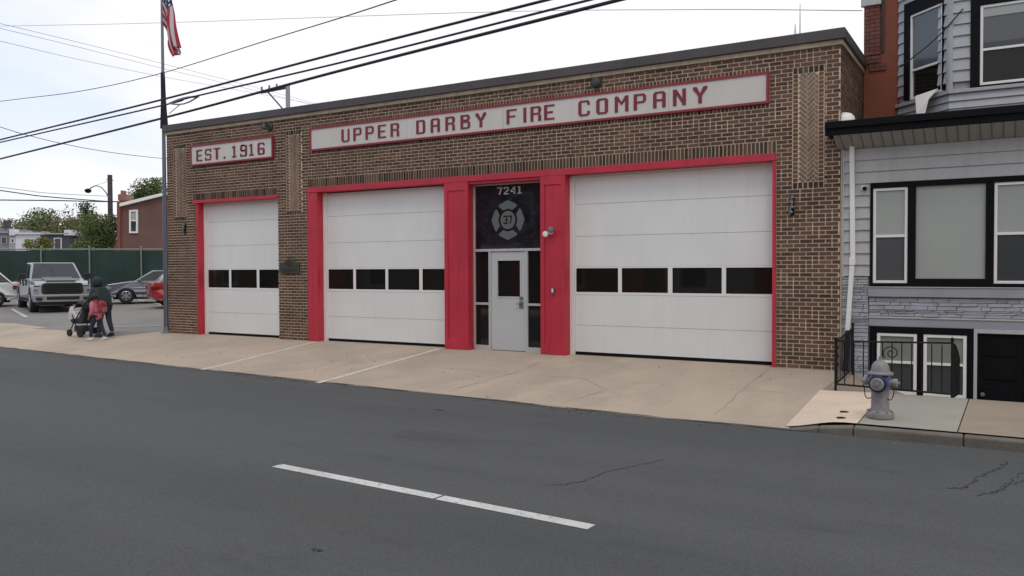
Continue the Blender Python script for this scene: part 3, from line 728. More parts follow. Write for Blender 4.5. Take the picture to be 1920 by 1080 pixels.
# numerals and etched fire cross on the transom
for ch, x in zip('7241', (-9.49, -9.32, -9.15, -8.99)): g = Off(); glyph(g, ch, x, 3.36, .125, .16, EY+.018, .006); g.put('house_numeral', M['numeral'], tw)
g = Off(); ex, ez = -9.22, 2.81; ey = EY+.018
def lobe(r0, r1, a0, a1, bulge):      # flared arm of the cross
    P = []
    for k in range(7): a = a0+(a1-a0)*k/6; P.append((r0*cos(a), r0*sin(a)))
    am = (a0+a1)/2
    tip = [(r1*cos(a1+.30), r1*sin(a1+.30)), (r1*1.12*cos(am+.22), r1*1.12*sin(am+.22)), (r1*(1.2+bulge)*cos(am), r1*(1.2+bulge)*sin(am)), (r1*1.12*cos(am-.22), r1*1.12*sin(am-.22)), (r1*cos(a0-.30), r1*sin(a0-.30))]
    return [(ex+p*.92, ez+q) for p, q in P+tip]
ARM = [(-.125, .215), (0, .245), (.125, .215), (.245, .30), (.20, .345), (.10, .385), (0, .43), (-.10, .385), (-.20, .345), (-.245, .30)]
for k in range(4):
    a = pi/2*k; g.prism([(ex+(p*cos(a)-q*sin(a))*.97, ez+p*sin(a)+q*cos(a)) for p, q in ARM], ey-.004, ey, 'y', 0)
disc = [(ex+.185*cos(2*pi*k/28), ez+.195*sin(2*pi*k/28)) for k in range(28)]
g.prism(disc, ey-.004, ey, 'y', 0)
rr = random.Random(4)
for k in range(46):
    a = rr.uniform(0, 2*pi); r = rr.uniform(.48, .6); L = rr.uniform(.02, .08)
    x, z = ex+r*1.2*cos(a), ez-.05+r*sin(a)
    if -10.02 < x < -8.4 and 2.22 < z < 3.3: g.prism([(x, z), (x+L, z+.012), (x+L, z+.026), (x, z+.012)], ey-.003, ey, 'y', 1)
g.put('fire_cross', [M['etch'], M['etch_dim']], tw)
g = Off()
glyph(g, '3', ex-.105, ez-.085, .095, .18, ey-.0045, .004); glyph(g, '7', ex+.01, ez-.085, .095, .18, ey-.0045, .004)
g.put('company_number', M['rubber'], tw)

# ------------------------------------------------------------------ fittings on the facade
# security floodlight on the red pier
p = (-8.03, -.035, 2.52); g = MB()
t = empty('security_light', p, label='small white twin-head security light on the red pier right of the entrance', cat='security light')
g.lathe([(.06, .0), (.055, -.03)], (0, 0, 0), 'y', 14); g.build('base', M['white'], t)
g = MB(); g.lathe([(.035, 0), (.06, -.04), (.065, -.10), (.05, -.105)], (0.05, -.03, .03), 'y', 14); g.build('lamp_head', M['metal'], t)
g = MB(); g.lathe([(.03, 0), (.055, -.04), (.06, -.09), (.045, -.095)], (-.08, -.03, -.05), 'y', 14); g.build('lamp_head', M['white'], t)
g = MB(); g.box(-.035, .035, -.035, 0, -.06, .06, 0); g.box(-.018, .018, -.042, -.034, -.03, .04, 1)
tag(g.build('door_buzzer', [M['metal'], M['white']], loc=(-7.99, -.035, 1.31), bevel=.005), 'small grey door buzzer with white button on the red pier', 'buzzer')
g = MB(); g.lathe([(.10, .02), (.11, -.02), (.09, -.06), (.05, -.075)], (0, 0, 0), 'y', 20); g.lathe([(.125, .005), (.125, -.015)], (0, 0, 0), 'y', 20)
tag(g.build('round_vent', M['brick_black'].copy() if False else M['bronze'], loc=(-7.02, 0, 5.44)), 'round brown vent cap in the brick above the long sign', 'vent')
g = MB(); g.lathe([(.09, .02), (.10, -.03), (.06, -.05)], (0, 0, 0), 'y', 16); g.tube([(0, -.03, 0), (0, -.16, .05), (.03, -.24, .02)], .022, 8); g.lathe([(.04, 0), (.09, -.10), (.095, -.12)], (.03, -.24, .05), 'z', 14)
tag(g.build('wall_lamp', M['bronze'], loc=(-16.15, 0, 5.40)), 'old grey gooseneck lamp on the brick above the short sign', 'lamp')
# bronze plaque on the pillar between the first two doors
t = empty('wall_plaque', (-15.5, 0, 1.68), label='dark bronze plaque with pointed top on the brick pillar between garage doors', cat='plaque')
g = MB(); g.prism([(-.34, 0), (.34, 0), (.34, .26), (.18, .28), (.10, .34), (0, .37), (-.10, .34), (-.18, .28), (-.34, .26)], -.04, -.002, 'y'); g.build('plate', M['bronze'], t, bevel=.008)
g = MB(); g.lathe([(.085, 0), (.08, -.012)], (0, -.04, .24), 'y', 16)
for k in range(3): g.box(-.25, .25, -.044, -.0401, .04+k*.04, .055+k*.04)
g.build('relief', M['brick_black'], t)
# worn iron brackets under the herringbone panels
for x, z, s_, lab in ((-3.26, 3.02, 1, 'knobbly rusted iron bracket on the brick pillar right of the widest door'), (-19.52, 3.04, .8, 'small rusted iron bracket on the brick pillar left of the narrowest door')):
    t = empty('flag_bracket', (x, 0, z), label=lab, cat='bracket', group='iron brackets on the brick pillars')
    g = MB(); g.box(-.035, .035, -.015, 0, -.34*s_, .02); g.build('back_plate', M['iron'], t)
    g = MB()
    for k in range(4 if s_ == 1 else 2): g.lathe([(.0, -.03), (.032, -.015), (.036, .0), (.03, .02), (.0, .03)], (.012*(-1)**k, -.05, -.03-k*.085), 'z', 10)
    g.tube([(0, -.015, 0), (-.01, -.06, -.02), (.015, -.055, -.12), (-.02, -.06, -.22*s_), (-.03, -.05, -.33*s_)], .016, 8); g.build('socket', M['metal'], t)
# antennas on the roof
for (u, v0, v1, r, lab) in ((1500, 8, 62, .012, 'tall thin white whip antenna on the station roof'), (1491, 46, 62, .015, 'short thin antenna beside the tall one on the roof')):
    a = at_y(u, v1, 1.5); b = at_y(u, v0, 1.5)
    g = MB(); g.tube([(0, 0, -.45), (0, 0, 0), (0, 0, b.z-a.z)], [r*1.3, r*1.2, r*.6], 6); g.lathe([(.03, -.45), (.03, -.38)], n=8)
    tag(g.build('antenna', M['alu'], loc=tuple(a)), lab, 'antenna')

# ------------------------------------------------------------------ grey house on the right
HX0, HX1 = -2.44, 5.2; HY = .05
gh = empty('grey_house', (1.2, .05, 0), label='grey sided row house with black trim, flat black porch roof and upper bay', cat='house')
def laps(mb, x0, x1, z0, z1, y, step=.195, holes=(), m_=0, off=0):
    """horizontal lap siding facing -y: each board leans out at its foot"""
    z = z1
    while z > z0+.01:
        zb = max(z-step, z0)
        for a, b in subtract((x0, x1), [(h[0], h[1]) for h in holes if h[2] < (z+zb)/2 < h[3]]):
            mb.prism([(y-.004, z), (y-.034, zb), (y-.030, zb-.004), (y+.03, zb-.003), (y+.03, z)], a, b, 'x', m_)
        z -= step
W1 = (-2.0, 1.72, 1.44, 3.17)
g = Off(); laps(g, HX0, HX1, 1.62, 3.76, HY, .195, [W1]); g.box(HX0, HX1, HY+.03, HY+.3, -.7, 3.76, 0)
g.box(HX0-.0, HX0+.03, HY-.03, HY+.028, 1.60, 3.76)
hw = g.put('wall_siding', M['siding'], gh, fix=False)
g = Off(); g.box(XR+.001, HX0-.001, .012, .2, -.1, 3.93); g.put('corner_board', M['stone'], gh)
# dressed ledge stone below
g = Off(); rs = random.Random(11)
def ledge(x0, x1, z0, z1):
    z = z0
    while z < z1-.012:
        h = min(rs.choice((.028, .04, .055, .07)), z1-z); x = x0
        while x < x1-.01:
            L = min(rs.uniform(.10, .42), x1-x)
            if x1-x-L < .06: L = x1-x
            p = rs.uniform(.012, .045)
            g.prism([(x+.004, z+.003), (x+L-.004, z+.003+rs.uniform(0, .006)), (x+L-.004, z+h-.003), (x+L*.5, z+h-.002), (x+.004, z+h-.003-rs.uniform(0, .006))], HY-p, HY+.028, 'y', 0)
            x += L
        z += h
ledge(HX0, -2.02, -.1, 1.60); ledge(-2.01, HX1, .95, 1.27)
g.put('ledge_stone', M['ledge'], gh, fix=False)
g = Off(); g.box(-2.02, HX1, HY-.035, HY+.03, .915, .945, 1); g.box(-2.02, HX1, HY-.02, HY+.028, .78, .914, 0); g.box(-2.02, 1.76, HY-.075, HY+.029, 1.275, 1.425, 0); g.box(-2.02, 1.76, HY-.09, HY+.028, 1.427, 1.442, 1)
g.put('sill_band', [M['band'], M['siding']], gh, bevel=.006)
# porch soffit, fascia, roof
g = Off()
g.prism([(HY-.0, 3.765), (HY-.50, 3.955), (HY-.50, 3.975), (HY-.0, 3.80)], -2.52, HX1, 'x', 0)
x = -2.42
while x < HX1:
    g.prism([(HY-.003, 3.755), (HY-.497, 3.944), (HY-.497, 3.954), (HY-.003, 3.764)], x, x+.012, 'x', 1); x += .155
g.put('soffit', [M['soffit'], M['soffit_seam']], gh, fix=False)
g = Off(); g.box(-2.63, HX1, HY-.56, HY-.505, 3.94, 4.135); g.box(-2.63, HX1, HY-.60, HY-.562, 4.05, 4.16); g.box(-2.63, -2.58, HY-.503, .1, 3.96, 4.13)
g.put('fascia', M['blackwood'], gh, bevel=.008)
g = Off(); g.prism([(HY-.60, 4.163), (2.44, 4.36), (2.44, 4.30), (HY-.50, 4.14), (HY-.58, 4.14)], -2.62, HX1, 'x', 0); g.put('porch_roof', M['roofing'], gh)

def sash(parent, x0, x1, z0, z1, y, zm=None, up='blind', lo='sash_dark', fr=.045, name='window', trans=None):
    """white double hung window; frame is the part, panes are its sub-parts"""
    g = Off(); T = trans
    for a, b, c, d_ in ((x0, x0+fr, z0, z1), (x1-fr, x1, z0, z1), (x0+fr, x1-fr, z0, z0+fr), (x0+fr, x1-fr, z1-fr, z1)): g.box(a, b, y-.03, y+.03, c, d_, 0, T)
    if zm: g.box(x0+fr, x1-fr, y-.02, y+.03, zm-.02, zm+.022, 0, T)
    f_ = g.put(name, M['white'], parent, bevel=.004)
    for c, d_, mm, dy in ([(z0+fr, (zm or z1)-.02, lo, .012), ((zm or z0)+.022, z1-fr, up, 0)] if zm else [(z0+fr, z1-fr, up, 0)]):
        g = Off(); g.box(x0+fr+.001, x1-fr-.001, y+dy, y+dy+.012, c+.001, d_-.001, 0, T); g.put('pane', glassy(mm), f_)
    return f_
_gl = {}
def glassy(k):
    if k not in _gl:
        m_ = M[k].copy(); m_.name = k+'_behind_glass'; b = m_.node_tree.nodes['Principled BSDF']
        b.inputs['Coat Weight'].default_value = .0 if k == 'glass' else .5; b.inputs['Coat Roughness'].default_value = .05; _gl[k] = m_
    return _gl[k]
g = Off(); y = HY-.05
g.box(W1[0], W1[1], y, HY+.02, 3.08, 3.17); g.box(W1[0], W1[1], y, HY+.02, 1.443, 1.50)
for a, b in ((W1[0], -1.955), (-1.43, -1.31), (-.32, -.205), (.33, .45), (1.62, W1[1])): g.box(a, b, y+.002, HY+.02, 1.50, 3.08)
g.box(-1.31, -.32, y+.001, HY+.02, 1.50, 1.575)
g.put('window_trim', M['blackwood'], gh, bevel=.006)
sash(gh, -1.955, -1.43, 1.50, 3.08, HY, 2.28, 'blind', 'blind_dark')
g = Off(); g.box(-1.31, -.32, HY-.005, HY+.01, 1.576, 3.08); p_ = g.put('picture_window', glassy('blind'), gh)
g = Off(); g.box(-1.31, -.32, HY-.02, HY-.006, 1.577, 1.60); g.put('blind_rail', M['blind'], p_)
sash(gh, -.205, .33, 1.50, 3.08, HY, 2.28, 'blind', 'sash_dark')
g = Off(); g.box(.45, 1.62, HY-.0, HY+.01, 1.50, 3.08); g.put('picture_window', glassy('blind'), gh)
# basement windows and black basement door
g = Off(); g.box(-2.0, -.47, HY-.04, HY+.02, .67, .779)
for a, b in ((-2.0, -1.885), (-1.28, -1.185), (-.565, -.47)): g.box(a, b, HY-.038, HY+.02, -.42, .67)
g.box(-1.885, -1.28, HY-.038, HY+.02, -.42, -.34); g.box(-1.185, -.565, HY-.038, HY+.02, -.42, -.34)
g.put('basement_trim', M['blackwood'], gh, bevel=.006)
sash(gh, -1.885, -1.28, -.34, .67, HY, .19, 'blind_green', 'sash_dark', .05); sash(gh, -1.185, -.565, -.34, .67, HY, .19, 'blind_green', 'sash_dark', .05)
g = Off(); g.box(-.468, -.42, HY-.05, HY+.03, -.45, .779); g.box(-.42, 1.9, HY-.05, HY+.03, .715, .779); g.box(1.852, 1.9, HY-.05, HY+.03, -.45, .714); g.put('door_frame', M['siding'], gh, bevel=.004)
g = Off(); g.box(-.42, 1.852, HY+.0, HY+.02, -.5, .714)
for k in range(3):
    for j in range(4): g.box(-.34+j*.55, .10+j*.55, HY-.014, HY-.0005, -.38+k*.37, -.12+k*.37)
bd = g.put('basement_door', M['blackwood'], gh, bevel=.01)
g = Off(); g.lathe([(.03, 0), (.032, -.05), (.0, -.055)], (-.34, HY-.001, -.25), 'y', 12); g.put('knob', M['metal'], bd)

# upper storey: terracotta party wall with brick pier, grey bay
BY = 2.44
g = Off(); g.box(-2.455, 5.2, BY, BY+.3, 3.0, 9.2); g.put('upper_wall', M['terracotta'], gh)
g = Off()
def pier(x0, x1, z0, z1, yf):
    z = z0; k = 0
    while z < z1-.01:
        x = x0-(.1 if k % 2 else 0)
        while x < x1:
            a, b = max(x, x0), min(x+.2, x1)
            if b-a > .03: g.box(a+.004, b-.004, yf, BY-.001, z+.004, z+.071, 0)
            x += .2
        z += .075; k += 1
pier(-2.45, -2.16, 5.86, 6.80, BY-.06); pier(-2.42, -2.16, 5.70, 5.85, BY-.045); pier(-2.36, -2.05, 5.55, 5.69, BY-.03)
g.put('brick_pier', M['brickred'], gh, fix=False)
g = Off(); g.box(-2.50, -2.14, BY-.10, BY-.001, 6.805, 7.3); g.box(-2.53, -2.11, BY-.13, BY-.001, 7.305, 7.38); g.put('pier_cap', M['siding'], gh, bevel=.01)
g = Off(); g.box(-2.135, -2.09, BY-.03, BY-.001, 5.9, 9.0); g.put('corner_trim', M['roofing'], gh)
# bay: left canted face, centre face, right canted face
BX0, BXC, BYC = -1.84, -.92, 1.52
BXR = 2.3; ZB0, ZB1 = 4.25, 9.2
g = Off(); g.prism([(BX0+.03, BY), (BXC+.03, BYC+.03), (BXR-.03, BYC+.03), (BXR+.9, BY)], ZB0, ZB1, 'z', 0)
bay = g.put('bay', M['siding_up'], gh)
ang = math.atan2(BYC-BY, BXC-BX0); LC = math.hypot(BXC-BX0, BYC-BY)
TL = Matrix.Translation((BX0, BY, 0)) @ Matrix.Rotation(ang, 4, 'Z')      # local x along canted face, local -y outward
def tlaps(T, x0, x1, z0, z1, holes, step=.2):
    g = Off(); z = z1
    while z > z0:
        zb = z-step
        for a, b in subtract((x0, x1), [(h[0], h[1]) for h in holes if h[2] < (z+zb)/2 < h[3]]):
            q = MB(); q.prism([(-.004, z), (-.034, zb), (-.030, zb-.004), (.03, zb-.003), (.03, z)], a, b, 'x', 0)
            i = len(g.v); g.v += [tuple(T @ Vector(p)) for p in q.v]; g.f += [tuple(i+t for t in f) for f in q.f]; g.m += q.m; g.sm += q.sm
        z -= step
    return g
wl = (.20, 1.04, 5.0, 6.66)      # black surround on canted face (x, z)
wc = (.315, 1.78, 4.88, 6.50)
g = tlaps(TL, .02, LC-.02, 5.02, ZB1, [wl]); g.put('bay_siding', M['siding_up'], gh, fix=False)
TC = Matrix.Translation((BXC, BYC, 0))
g = tlaps(TC, .05, BXR-BXC, 5.02, ZB1, [wc]); g.put('bay_siding', M['siding_up'], gh, fix=False)
g = tlaps(TL, .02, LC+.01, ZB0, 4.80, [], .13); g.put('bay_skirt', M['siding_up'], gh, fix=False)
g = tlaps(TC, -.01, BXR-BXC, ZB0, 4.80, [], .13); g.put('bay_skirt', M['siding_up'], gh, fix=False)
g = Off(); g.box(-.02, LC+.03, -.06, .03, 4.80, 4.86, 0, TL); g.box(-.03, BXR-BXC, -.06, .03, 4.80, 4.86, 0, TC); g.box(LC-.05, LC+.03, -.032, .01, 4.865, ZB1, 0, TL); g.box(-.03, .05, -.031, .01, 4.866, ZB1, 0, TC); g.put('bay_trim', M['siding_up'], gh, bevel=.006)
def black_surround(T, W_, parts):
    g = Off()
    for a, b, c, d_ in parts: g.box(a, b, -.05, .02, c, d_, 0, T)
    g.put('window_trim', M['blackwood'], gh, bevel=.006)
black_surround(TL, wl, [(wl[0], wl[0]+.15, 4.90, 6.70), (wl[0]+.15, LC-.14, 6.45, 6.70), (LC-.14, LC-.12, 4.9, 6.70)])
black_surround(TC, wc, [(.315, .46, 4.86, 6.70), (.46, 1.64, 6.26, 6.70), (1.64, 1.78, 4.86, 6.70), (.46, 1.64, 4.86, 4.89)])
sash(gh, wl[0]+.15, LC-.141, 4.88, 6.45, .0, 5.42, 'blind_dark', 'glass', .04, 'window', TL)
f_ = sash(gh, .461, 1.639, 4.895, 6.26, .0, 5.50, 'blind_dark', 'rubber', .045, 'window', TC)
g = Off(); g.box(.51, 1.59, -.012, -.002, 6.06, 6.21, 0, TC); g.put('raised_shade', M['blind'], f_)
g = Off(); g.box(.51, 1.59, -.012, -.002, 5.52, 5.62, 0, TC); g.put('sash_gap', M['sash_dark'], f_)
# torn white siding panel hanging off the bay
t = MB(); a = at_y(1722, 212, 1.75); 
P = [at_y(u, v, yy) for u, v, yy in ((1716, 180, 1.95), (1758, 166, 1.60), (1740, 186, 1.50), (1733, 213, 1.45), (1718, 213, 1.55))]
b0 = P[3]
t.poly([p for p in P]); t.poly([p+Vector((.01, .012, 0)) for p in P]) 
for i in range(5): t.poly([P[i], P[(i+1) % 5], P[(i+1) % 5]+Vector((.01, .012, 0)), P[i]+Vector((.01, .012, 0))])
tag(own(t, 'loose_panel', M['white'], tuple(b0)), 'torn white siding panel hanging below the canted bay window', 'siding panel')
# white cap on the porch roof corner
c_ = at_y(1584, 230, .2); g = MB(); g.lathe([(.17, -.05), (.17, .05), (.155, .13), (.11, .185), (.05, .205), (.0, .21)], n=18); g.lathe([(.185, .0), (.185, .02)], n=18)
tag(g.build('roof_cap', M['white'], loc=(c_.x, .2, 4.21)), 'white rounded cap on the left corner of the black porch roof', 'roof cap')
# sagging cable across the bay
g = MB(); q0 = at_y(1806, 16, 1.42); q1 = at_y(1722, 100, 1.6); q2 = at_y(1688, 126, 2.2)
P = [q0.lerp(q1, k/8)+Vector((0, 0, -.05*sin(pi*k/8))) for k in range(9)]+[q1.lerp(q2, k/4) for k in range(1, 5)]
g.tube(P, .011, 6); tag(own(g, 'house_cable', M['wire'], tuple(q0)), 'black cable slung across the upper bay of the grey house', 'cable')
# downspout
ds = empty('downspout', (-2.28, HY-.06, 0), label='white rectangular downspout at the left edge of the grey house', cat='downspout')
g = Off(); 
def leg(p, q, w_, d_):
    p = Vector(p); q = Vector(q); g.prism([(p.x-w_/2, p.z), (q.x-w_/2, q.z), (q.x+w_/2, q.z), (p.x+w_/2, p.z)], p.y-d_, p.y, 'y')
leg((-2.285, HY-.03, 3.84), (-2.26, HY-.03, 1.85), .075, .07); leg((-2.27, HY-.028, 1.93), (-2.27, HY-.028, 1.80), .09, .082); leg((-2.272, HY-.045, 1.79), (-2.34, HY-.045, .66), .075, .06)
g.put('pipe', M['white'], ds, bevel=.006)
g = Off(); leg((-2.33, HY-.05, .70), (-2.37, HY-.09, .0), .08, .07); g.put('lower_pipe', M['black_pl'], ds, bevel=.006)
# dome camera by the window
t = empty('dome_camera', (-2.09, HY-.03, 3.09), label='small white dome security camera beside the front window of the grey house', cat='security camera')
g = MB(); g.lathe([(.045, 0), (.05, -.03), (.045, -.06)], (0, 0, 0), 'y', 14); g.build('housing', M['white'], t)
g = MB(); g.lathe([(.038, -.055), (.033, -.08), (.015, -.095), (0, -.098)], (.008, 0, -.008), 'y', 14); g.build('lens_dome', M['rubber'], t)

# ------------------------------------------------------------------ iron railing round the ramp
rl = empty('iron_railing', (-1.44, -1.9, -.05), label='low black wrought iron railing with scroll in front of the basement windows', cat='railing')
def bars(x0, x1, n_, y0, y1, zt, zb, r=.009):
    g = Off()
    for k in range(n_+1):
        t = k/n_; x = x0+(x1-x0)*t; y_ = y0+(y1-y0)*t; g.tube([(x, y_, zb), (x, y_, zt)], r, 6)
    return g
g = Off(); g.tube([(-2.21, -1.9, .66), (-.67, -1.9, .70)], .013, 8); g.tube([(-2.21, -1.9, .02), (-.67, -1.9, -.02)], .014, 8)
g.tube([(-2.21, -1.9, .64), (-2.23, -1.0, .70), (-2.24, -.15, .74)], .013, 8); g.tube([(-2.21, -1.9, .02), (-2.24, -.15, .06)], .013, 8); g.put('rail', M['iron'], rl)
for x, y_, zt in ((-2.21, -1.9, .68), (-.67, -1.9, .74), (-2.24, -.13, .80)):
    g = Off(); g.tube([(x, y_, -.12), (x, y_, zt)], .018, 8); g.lathe([(.024, 0), (.028, .02), (.0, .045)], (x, y_, zt), 'z', 8); g.put('post', M['iron'], rl)
for k in range(1, 12):
    x = -2.21+1.54*k/12; g = Off(); g.tube([(x, -1.9, .01), (x, -1.9, .67)], .0085, 6); g.put('baluster', M['iron'], rl)
for k in range(1, 11):
    t = k/11; g = Off(); x = -2.21-.03*t; y_ = -1.9+1.75*t; g.tube([(x, y_, .02+.04*t), (x, y_, .66+.07*t)], .0085, 6); g.put('baluster', M['iron'], rl)
g = Off(); P = []
for k in range(26): a = k/25*2.6*2*pi*.62; r = .015+.10*k/25; P.append((-1.45+r*cos(a), -1.9, .52+r*sin(a)))
g.tube(P, .008, 6); g.put('scroll', M['iron'], rl)
gt = empty('iron_gate', (-.66, -1.86, -.08), label='narrow black iron gate with arched top at the right end of the railing', cat='gate')
g = Off()
for k in range(8):
    t = k/7; x = -.67+.06*t; y_ = -1.86+.55*t; zt = .68-.28*t*t; g.tube([(x, y_, -.09), (x, y_, zt)], .011, 6)
g.put('bars', M['iron'], gt)
g = Off(); g.tube([(-.67+.06*k/7, -1.86+.55*k/7, .68-.28*(k/7)**2) for k in range(8)], .016, 8); g.tube([(-.67, -1.86, -.04), (-.61, -1.31, -.04)], .014, 8); g.tube([(-.67, -1.86, .3), (-.61, -1.31, .3)], .012, 8); g.put('frame', M['iron'], gt)

# ------------------------------------------------------------------ fire hydrant
hp = (-1.34, -3.99, side_z(-1.34, -3.99))
hy = empty('fire_hydrant', hp, rz=radians(-4), label='silver fire hydrant with blue painted band and hose chains on the sidewalk', cat='fire hydrant')
g = MB(); g.lathe([(.14, 0), (.155, .012), (.16, .05), (.155, .075), (.128, .088), (.108, .10), (.104, .12), (.101, .30), (.104, .36)], n=28)
g.build('barrel', M['hyd'], hy)
g = MB(); g.lathe([(.104, .36), (.125, .37), (.132, .40), (.132, .49), (.122, .52), (.105, .53)], n=28); g.build('upper_barrel', M['hyd_blue'], hy)
g = MB(); g.lathe([(.105, .53), (.145, .535), (.152, .548), (.148, .562), (.112, .575), (.106, .60), (.098, .64), (.078, .68), (.045, .705), (.03, .712)], n=28)
for k in range(8): a = k*pi/4+.2; g.lathe([(.014, .518), (.014, .533)], (.132*cos(a), .132*sin(a), 0), n=6)
g.build('bonnet', M['hyd'], hy)
g = MB(); g.lathe([(.032, .70), (.032, .722), (.02, .728), (.019, .758)], n=5); g.build('operating_nut', M['hyd'], hy)
M['ring_blue'] = mat('ring_blue', (.012, .022, .09), .5, noise=.25, nscale=30)
g = MB(); g.lathe([(.10, -.09), (.104, -.10), (.104, -.168), (.096, -.175)], (0, 0, .435), 'y', 28); g.build('pumper_collar', M['ring_blue'], hy)
g = MB(); g.lathe([(.078, -.155), (.078, -.195), (.068, -.208), (.022, -.207), (.020, -.235)], (0, 0, .435), 'y', 24); g.build('pumper_cap', M['hyd'], hy)
for s_ in (1, -1):
    g = MB(); g.lathe([(.045, s_*.09), (.045, s_*.15), (.054, s_*.152), (.054, s_*.192), (.044, s_*.20), (.018, s_*.203), (.016, s_*.225)], (0, -.02*s_, .445), 'x', 18); g.build('side_cap', M['hyd'], hy)
    g = MB(); P = [(s_*(.17-.075*(k/10)**2*1.0), -.05-.03*sin(pi*k/10), .39-.13*sin(pi*k/10*.62)*1.15) for k in range(11)]
    g.tube(P, .006, 6); g.build('chain', M['iron'], hy)
g = MB()
for k in range(8): a = k*pi/4; g.lathe([(.013, .075), (.013, .098)], (.137*cos(a), .137*sin(a), 0), n=6)
g.build('base_bolts', M['metal'], hy)

# ------------------------------------------------------------------ flagpole and flags
fx, fy = -20.95, .02
b_ = at_y(312, 621, fy); fx = b_.x
tp = at_y(303.5, 0, fy)
fp = empty('flagpole', (fx, fy, 0), label='tall grey metal flagpole at the left corner of the fire station', cat='flagpole')
HT = 9.6; dx = (tp.x-fx)/tp.z
g = Off(); g.tube([(fx, fy, -.1), (fx, fy, .0), (fx+dx*HT, fy, HT)], [.07, .07, .035], 14); g.put('shaft', M['pole'], fp)
g = Off(); g.lathe([(.15, -.02), (.15, .02), (.09, .05), (.075, .16)], (fx, fy, 0), n=18); g.put('base', M['metal'], fp)
g = Off(); g.lathe([(0, -.07), (.05, -.05), (.07, 0), (.05, .05), (0, .07)], (fx+dx*HT, fy, HT+.07), n=14); g.put('finial', M['bronze'], fp)
g = Off(); g.tube([(fx+.09, fy-.03, 1.4), (fx+dx*HT+.05, fy-.03, HT-.05)], .006, 5); g.put('halyard', M['wire_pale'], fp)

# stars and stripes, hanging limp
def fmat():
    m = bpy.data.materials.new('flag_cloth'); m.use_nodes = True; nt = m.node_tree; b = nt.nodes['Principled BSDF']; b.inputs['Roughness'].default_value = .85
    uv = nt.nodes.new('ShaderNodeUVMap'); sp = nt.nodes.new('ShaderNodeSeparateXYZ'); nt.links.new(uv.outputs[0], sp.inputs[0])
    def mth(op, a, b_=None):
        x = nt.nodes.new('ShaderNodeMath'); x.operation = op
        for i, v in enumerate((a, b_)):
            if v is None: continue
            if isinstance(v, (int, float)): x.inputs[i].default_value = v
            else: nt.links.new(v, x.inputs[i])
        return x.outputs[0]
    def mixc(f, a, c):
        x = nt.nodes.new('ShaderNodeMix'); x.data_type = 'RGBA'; nt.links.new(f, x.inputs['Factor'])
        for k, v in ((6, a), (7, c)):
            if isinstance(v, tuple): x.inputs[k].default_value = (*v, 1)
            else: nt.links.new(v, x.inputs[k])
        return x.outputs[2]
    stripe = mth('LESS_THAN', mth('MODULO', mth('MULTIPLY', sp.outputs[1], 6.5), 1.0), .56)
    c = mixc(stripe, (.44, .40, .43), (.30, .016, .035))
    cant = mth('MULTIPLY', mth('LESS_THAN', sp.outputs[0], .4), mth('LESS_THAN', sp.outputs[1], 7/13))
    fx_ = mth('FRACT', mth('MULTIPLY', sp.outputs[0], 15)); fz_ = mth('FRACT', mth('MULTIPLY', sp.outputs[1], 9.3))
    star = mth('MULTIPLY', mth('LESS_THAN', mth('ABSOLUTE', mth('SUBTRACT', fx_, .5)), .2), mth('LESS_THAN', mth('ABSOLUTE', mth('SUBTRACT', fz_, .5)), .22))
    c = mixc(cant, c, mixc(star, (.02, .025, .08), (.6, .6, .62)))
    nt.links.new(c, b.inputs['Base Color']); return m
M['flag'] = fmat()
def sheet(name, fn, nu, nv, m_, loc):
    me = bpy.data.meshes.new(name); V = [tuple(fn(i/nu, j/nv)) for j in range(nv+1) for i in range(nu+1)]
    F = [(j*(nu+1)+i, j*(nu+1)+i+1, (j+1)*(nu+1)+i+1, (j+1)*(nu+1)+i) for j in range(nv) for i in range(nu)]
    me.from_pydata([(x-loc[0], y-loc[1], z-loc[2]) for x, y, z in V], [], F); me.materials.append(m_)
    uvl = me.uv_layers.new(name='UVMap')
    for p in me.polygons:
        for li in p.loop_indices:
            vi = me.loops[li].vertex_index; uvl.data[li].uv = ((vi % (nu+1))/nu, (vi//(nu+1))/nv)
        p.use_smooth = True
    o = bpy.data.objects.new(name, me); COL.objects.link(o); o.location = loc
    so_ = o.modifiers.new('cloth', 'SOLIDIFY'); so_.thickness = .006
    return o
kz = .0156       # metres per survey pixel at the pole
ztop, zbot = at_y(303, -52, fy).z, at_y(303, 47, fy).z
def ffn(a, b):
    hx = fx+dx*ztop+.05; hz = ztop+(zbot-ztop)*b
    ex_ = hx+(.66-.05*b); ez_ = at_y(345, 88, fy).z+(at_y(338, 109, fy).z-at_y(345, 88, fy).z)*b
    t = a; x = hx+(ex_-hx)*(t**.92); z = hz+(ez_-hz)*t
    # gathers deepen toward the fly
    fold = sin(b*pi*5+a*2.0)*.10*min(1, a*1.8)
    x += fold*.35*(1-.3*b); y = fy-.02+fold+.05*sin(a*6)
    z += .05*sin(b*pi*3)*a
    return (x, y, z)
tag(sheet('national_flag', ffn, 40, 40, M['flag'], (fx, fy, zbot)), 'limp flag with red and white stripes and navy canton hanging high on the flagpole', 'flag')
z0_, z1_ = at_y(305, 136, fy).z, at_y(310, 240, fy).z
def bfn(a, b):
    hx = fx+dx*z0_+.0; w_ = .04+.20*b**.8; th_ = a*2*pi
    z = z0_+(z1_-z0_)*b; r = .05+.07*b+.018*sin(4*th_+b*3)
    return (hx+.02+.035*b+r*cos(th_)*(.9), fy-.02+r*.7*sin(th_), z-.03*a*(b > .98))
tag(sheet('furled_flag', bfn, 28, 24, M['black_cloth'], (fx, fy, z1_)), 'black flag furled round the flagpole just above the roof corner', 'flag')

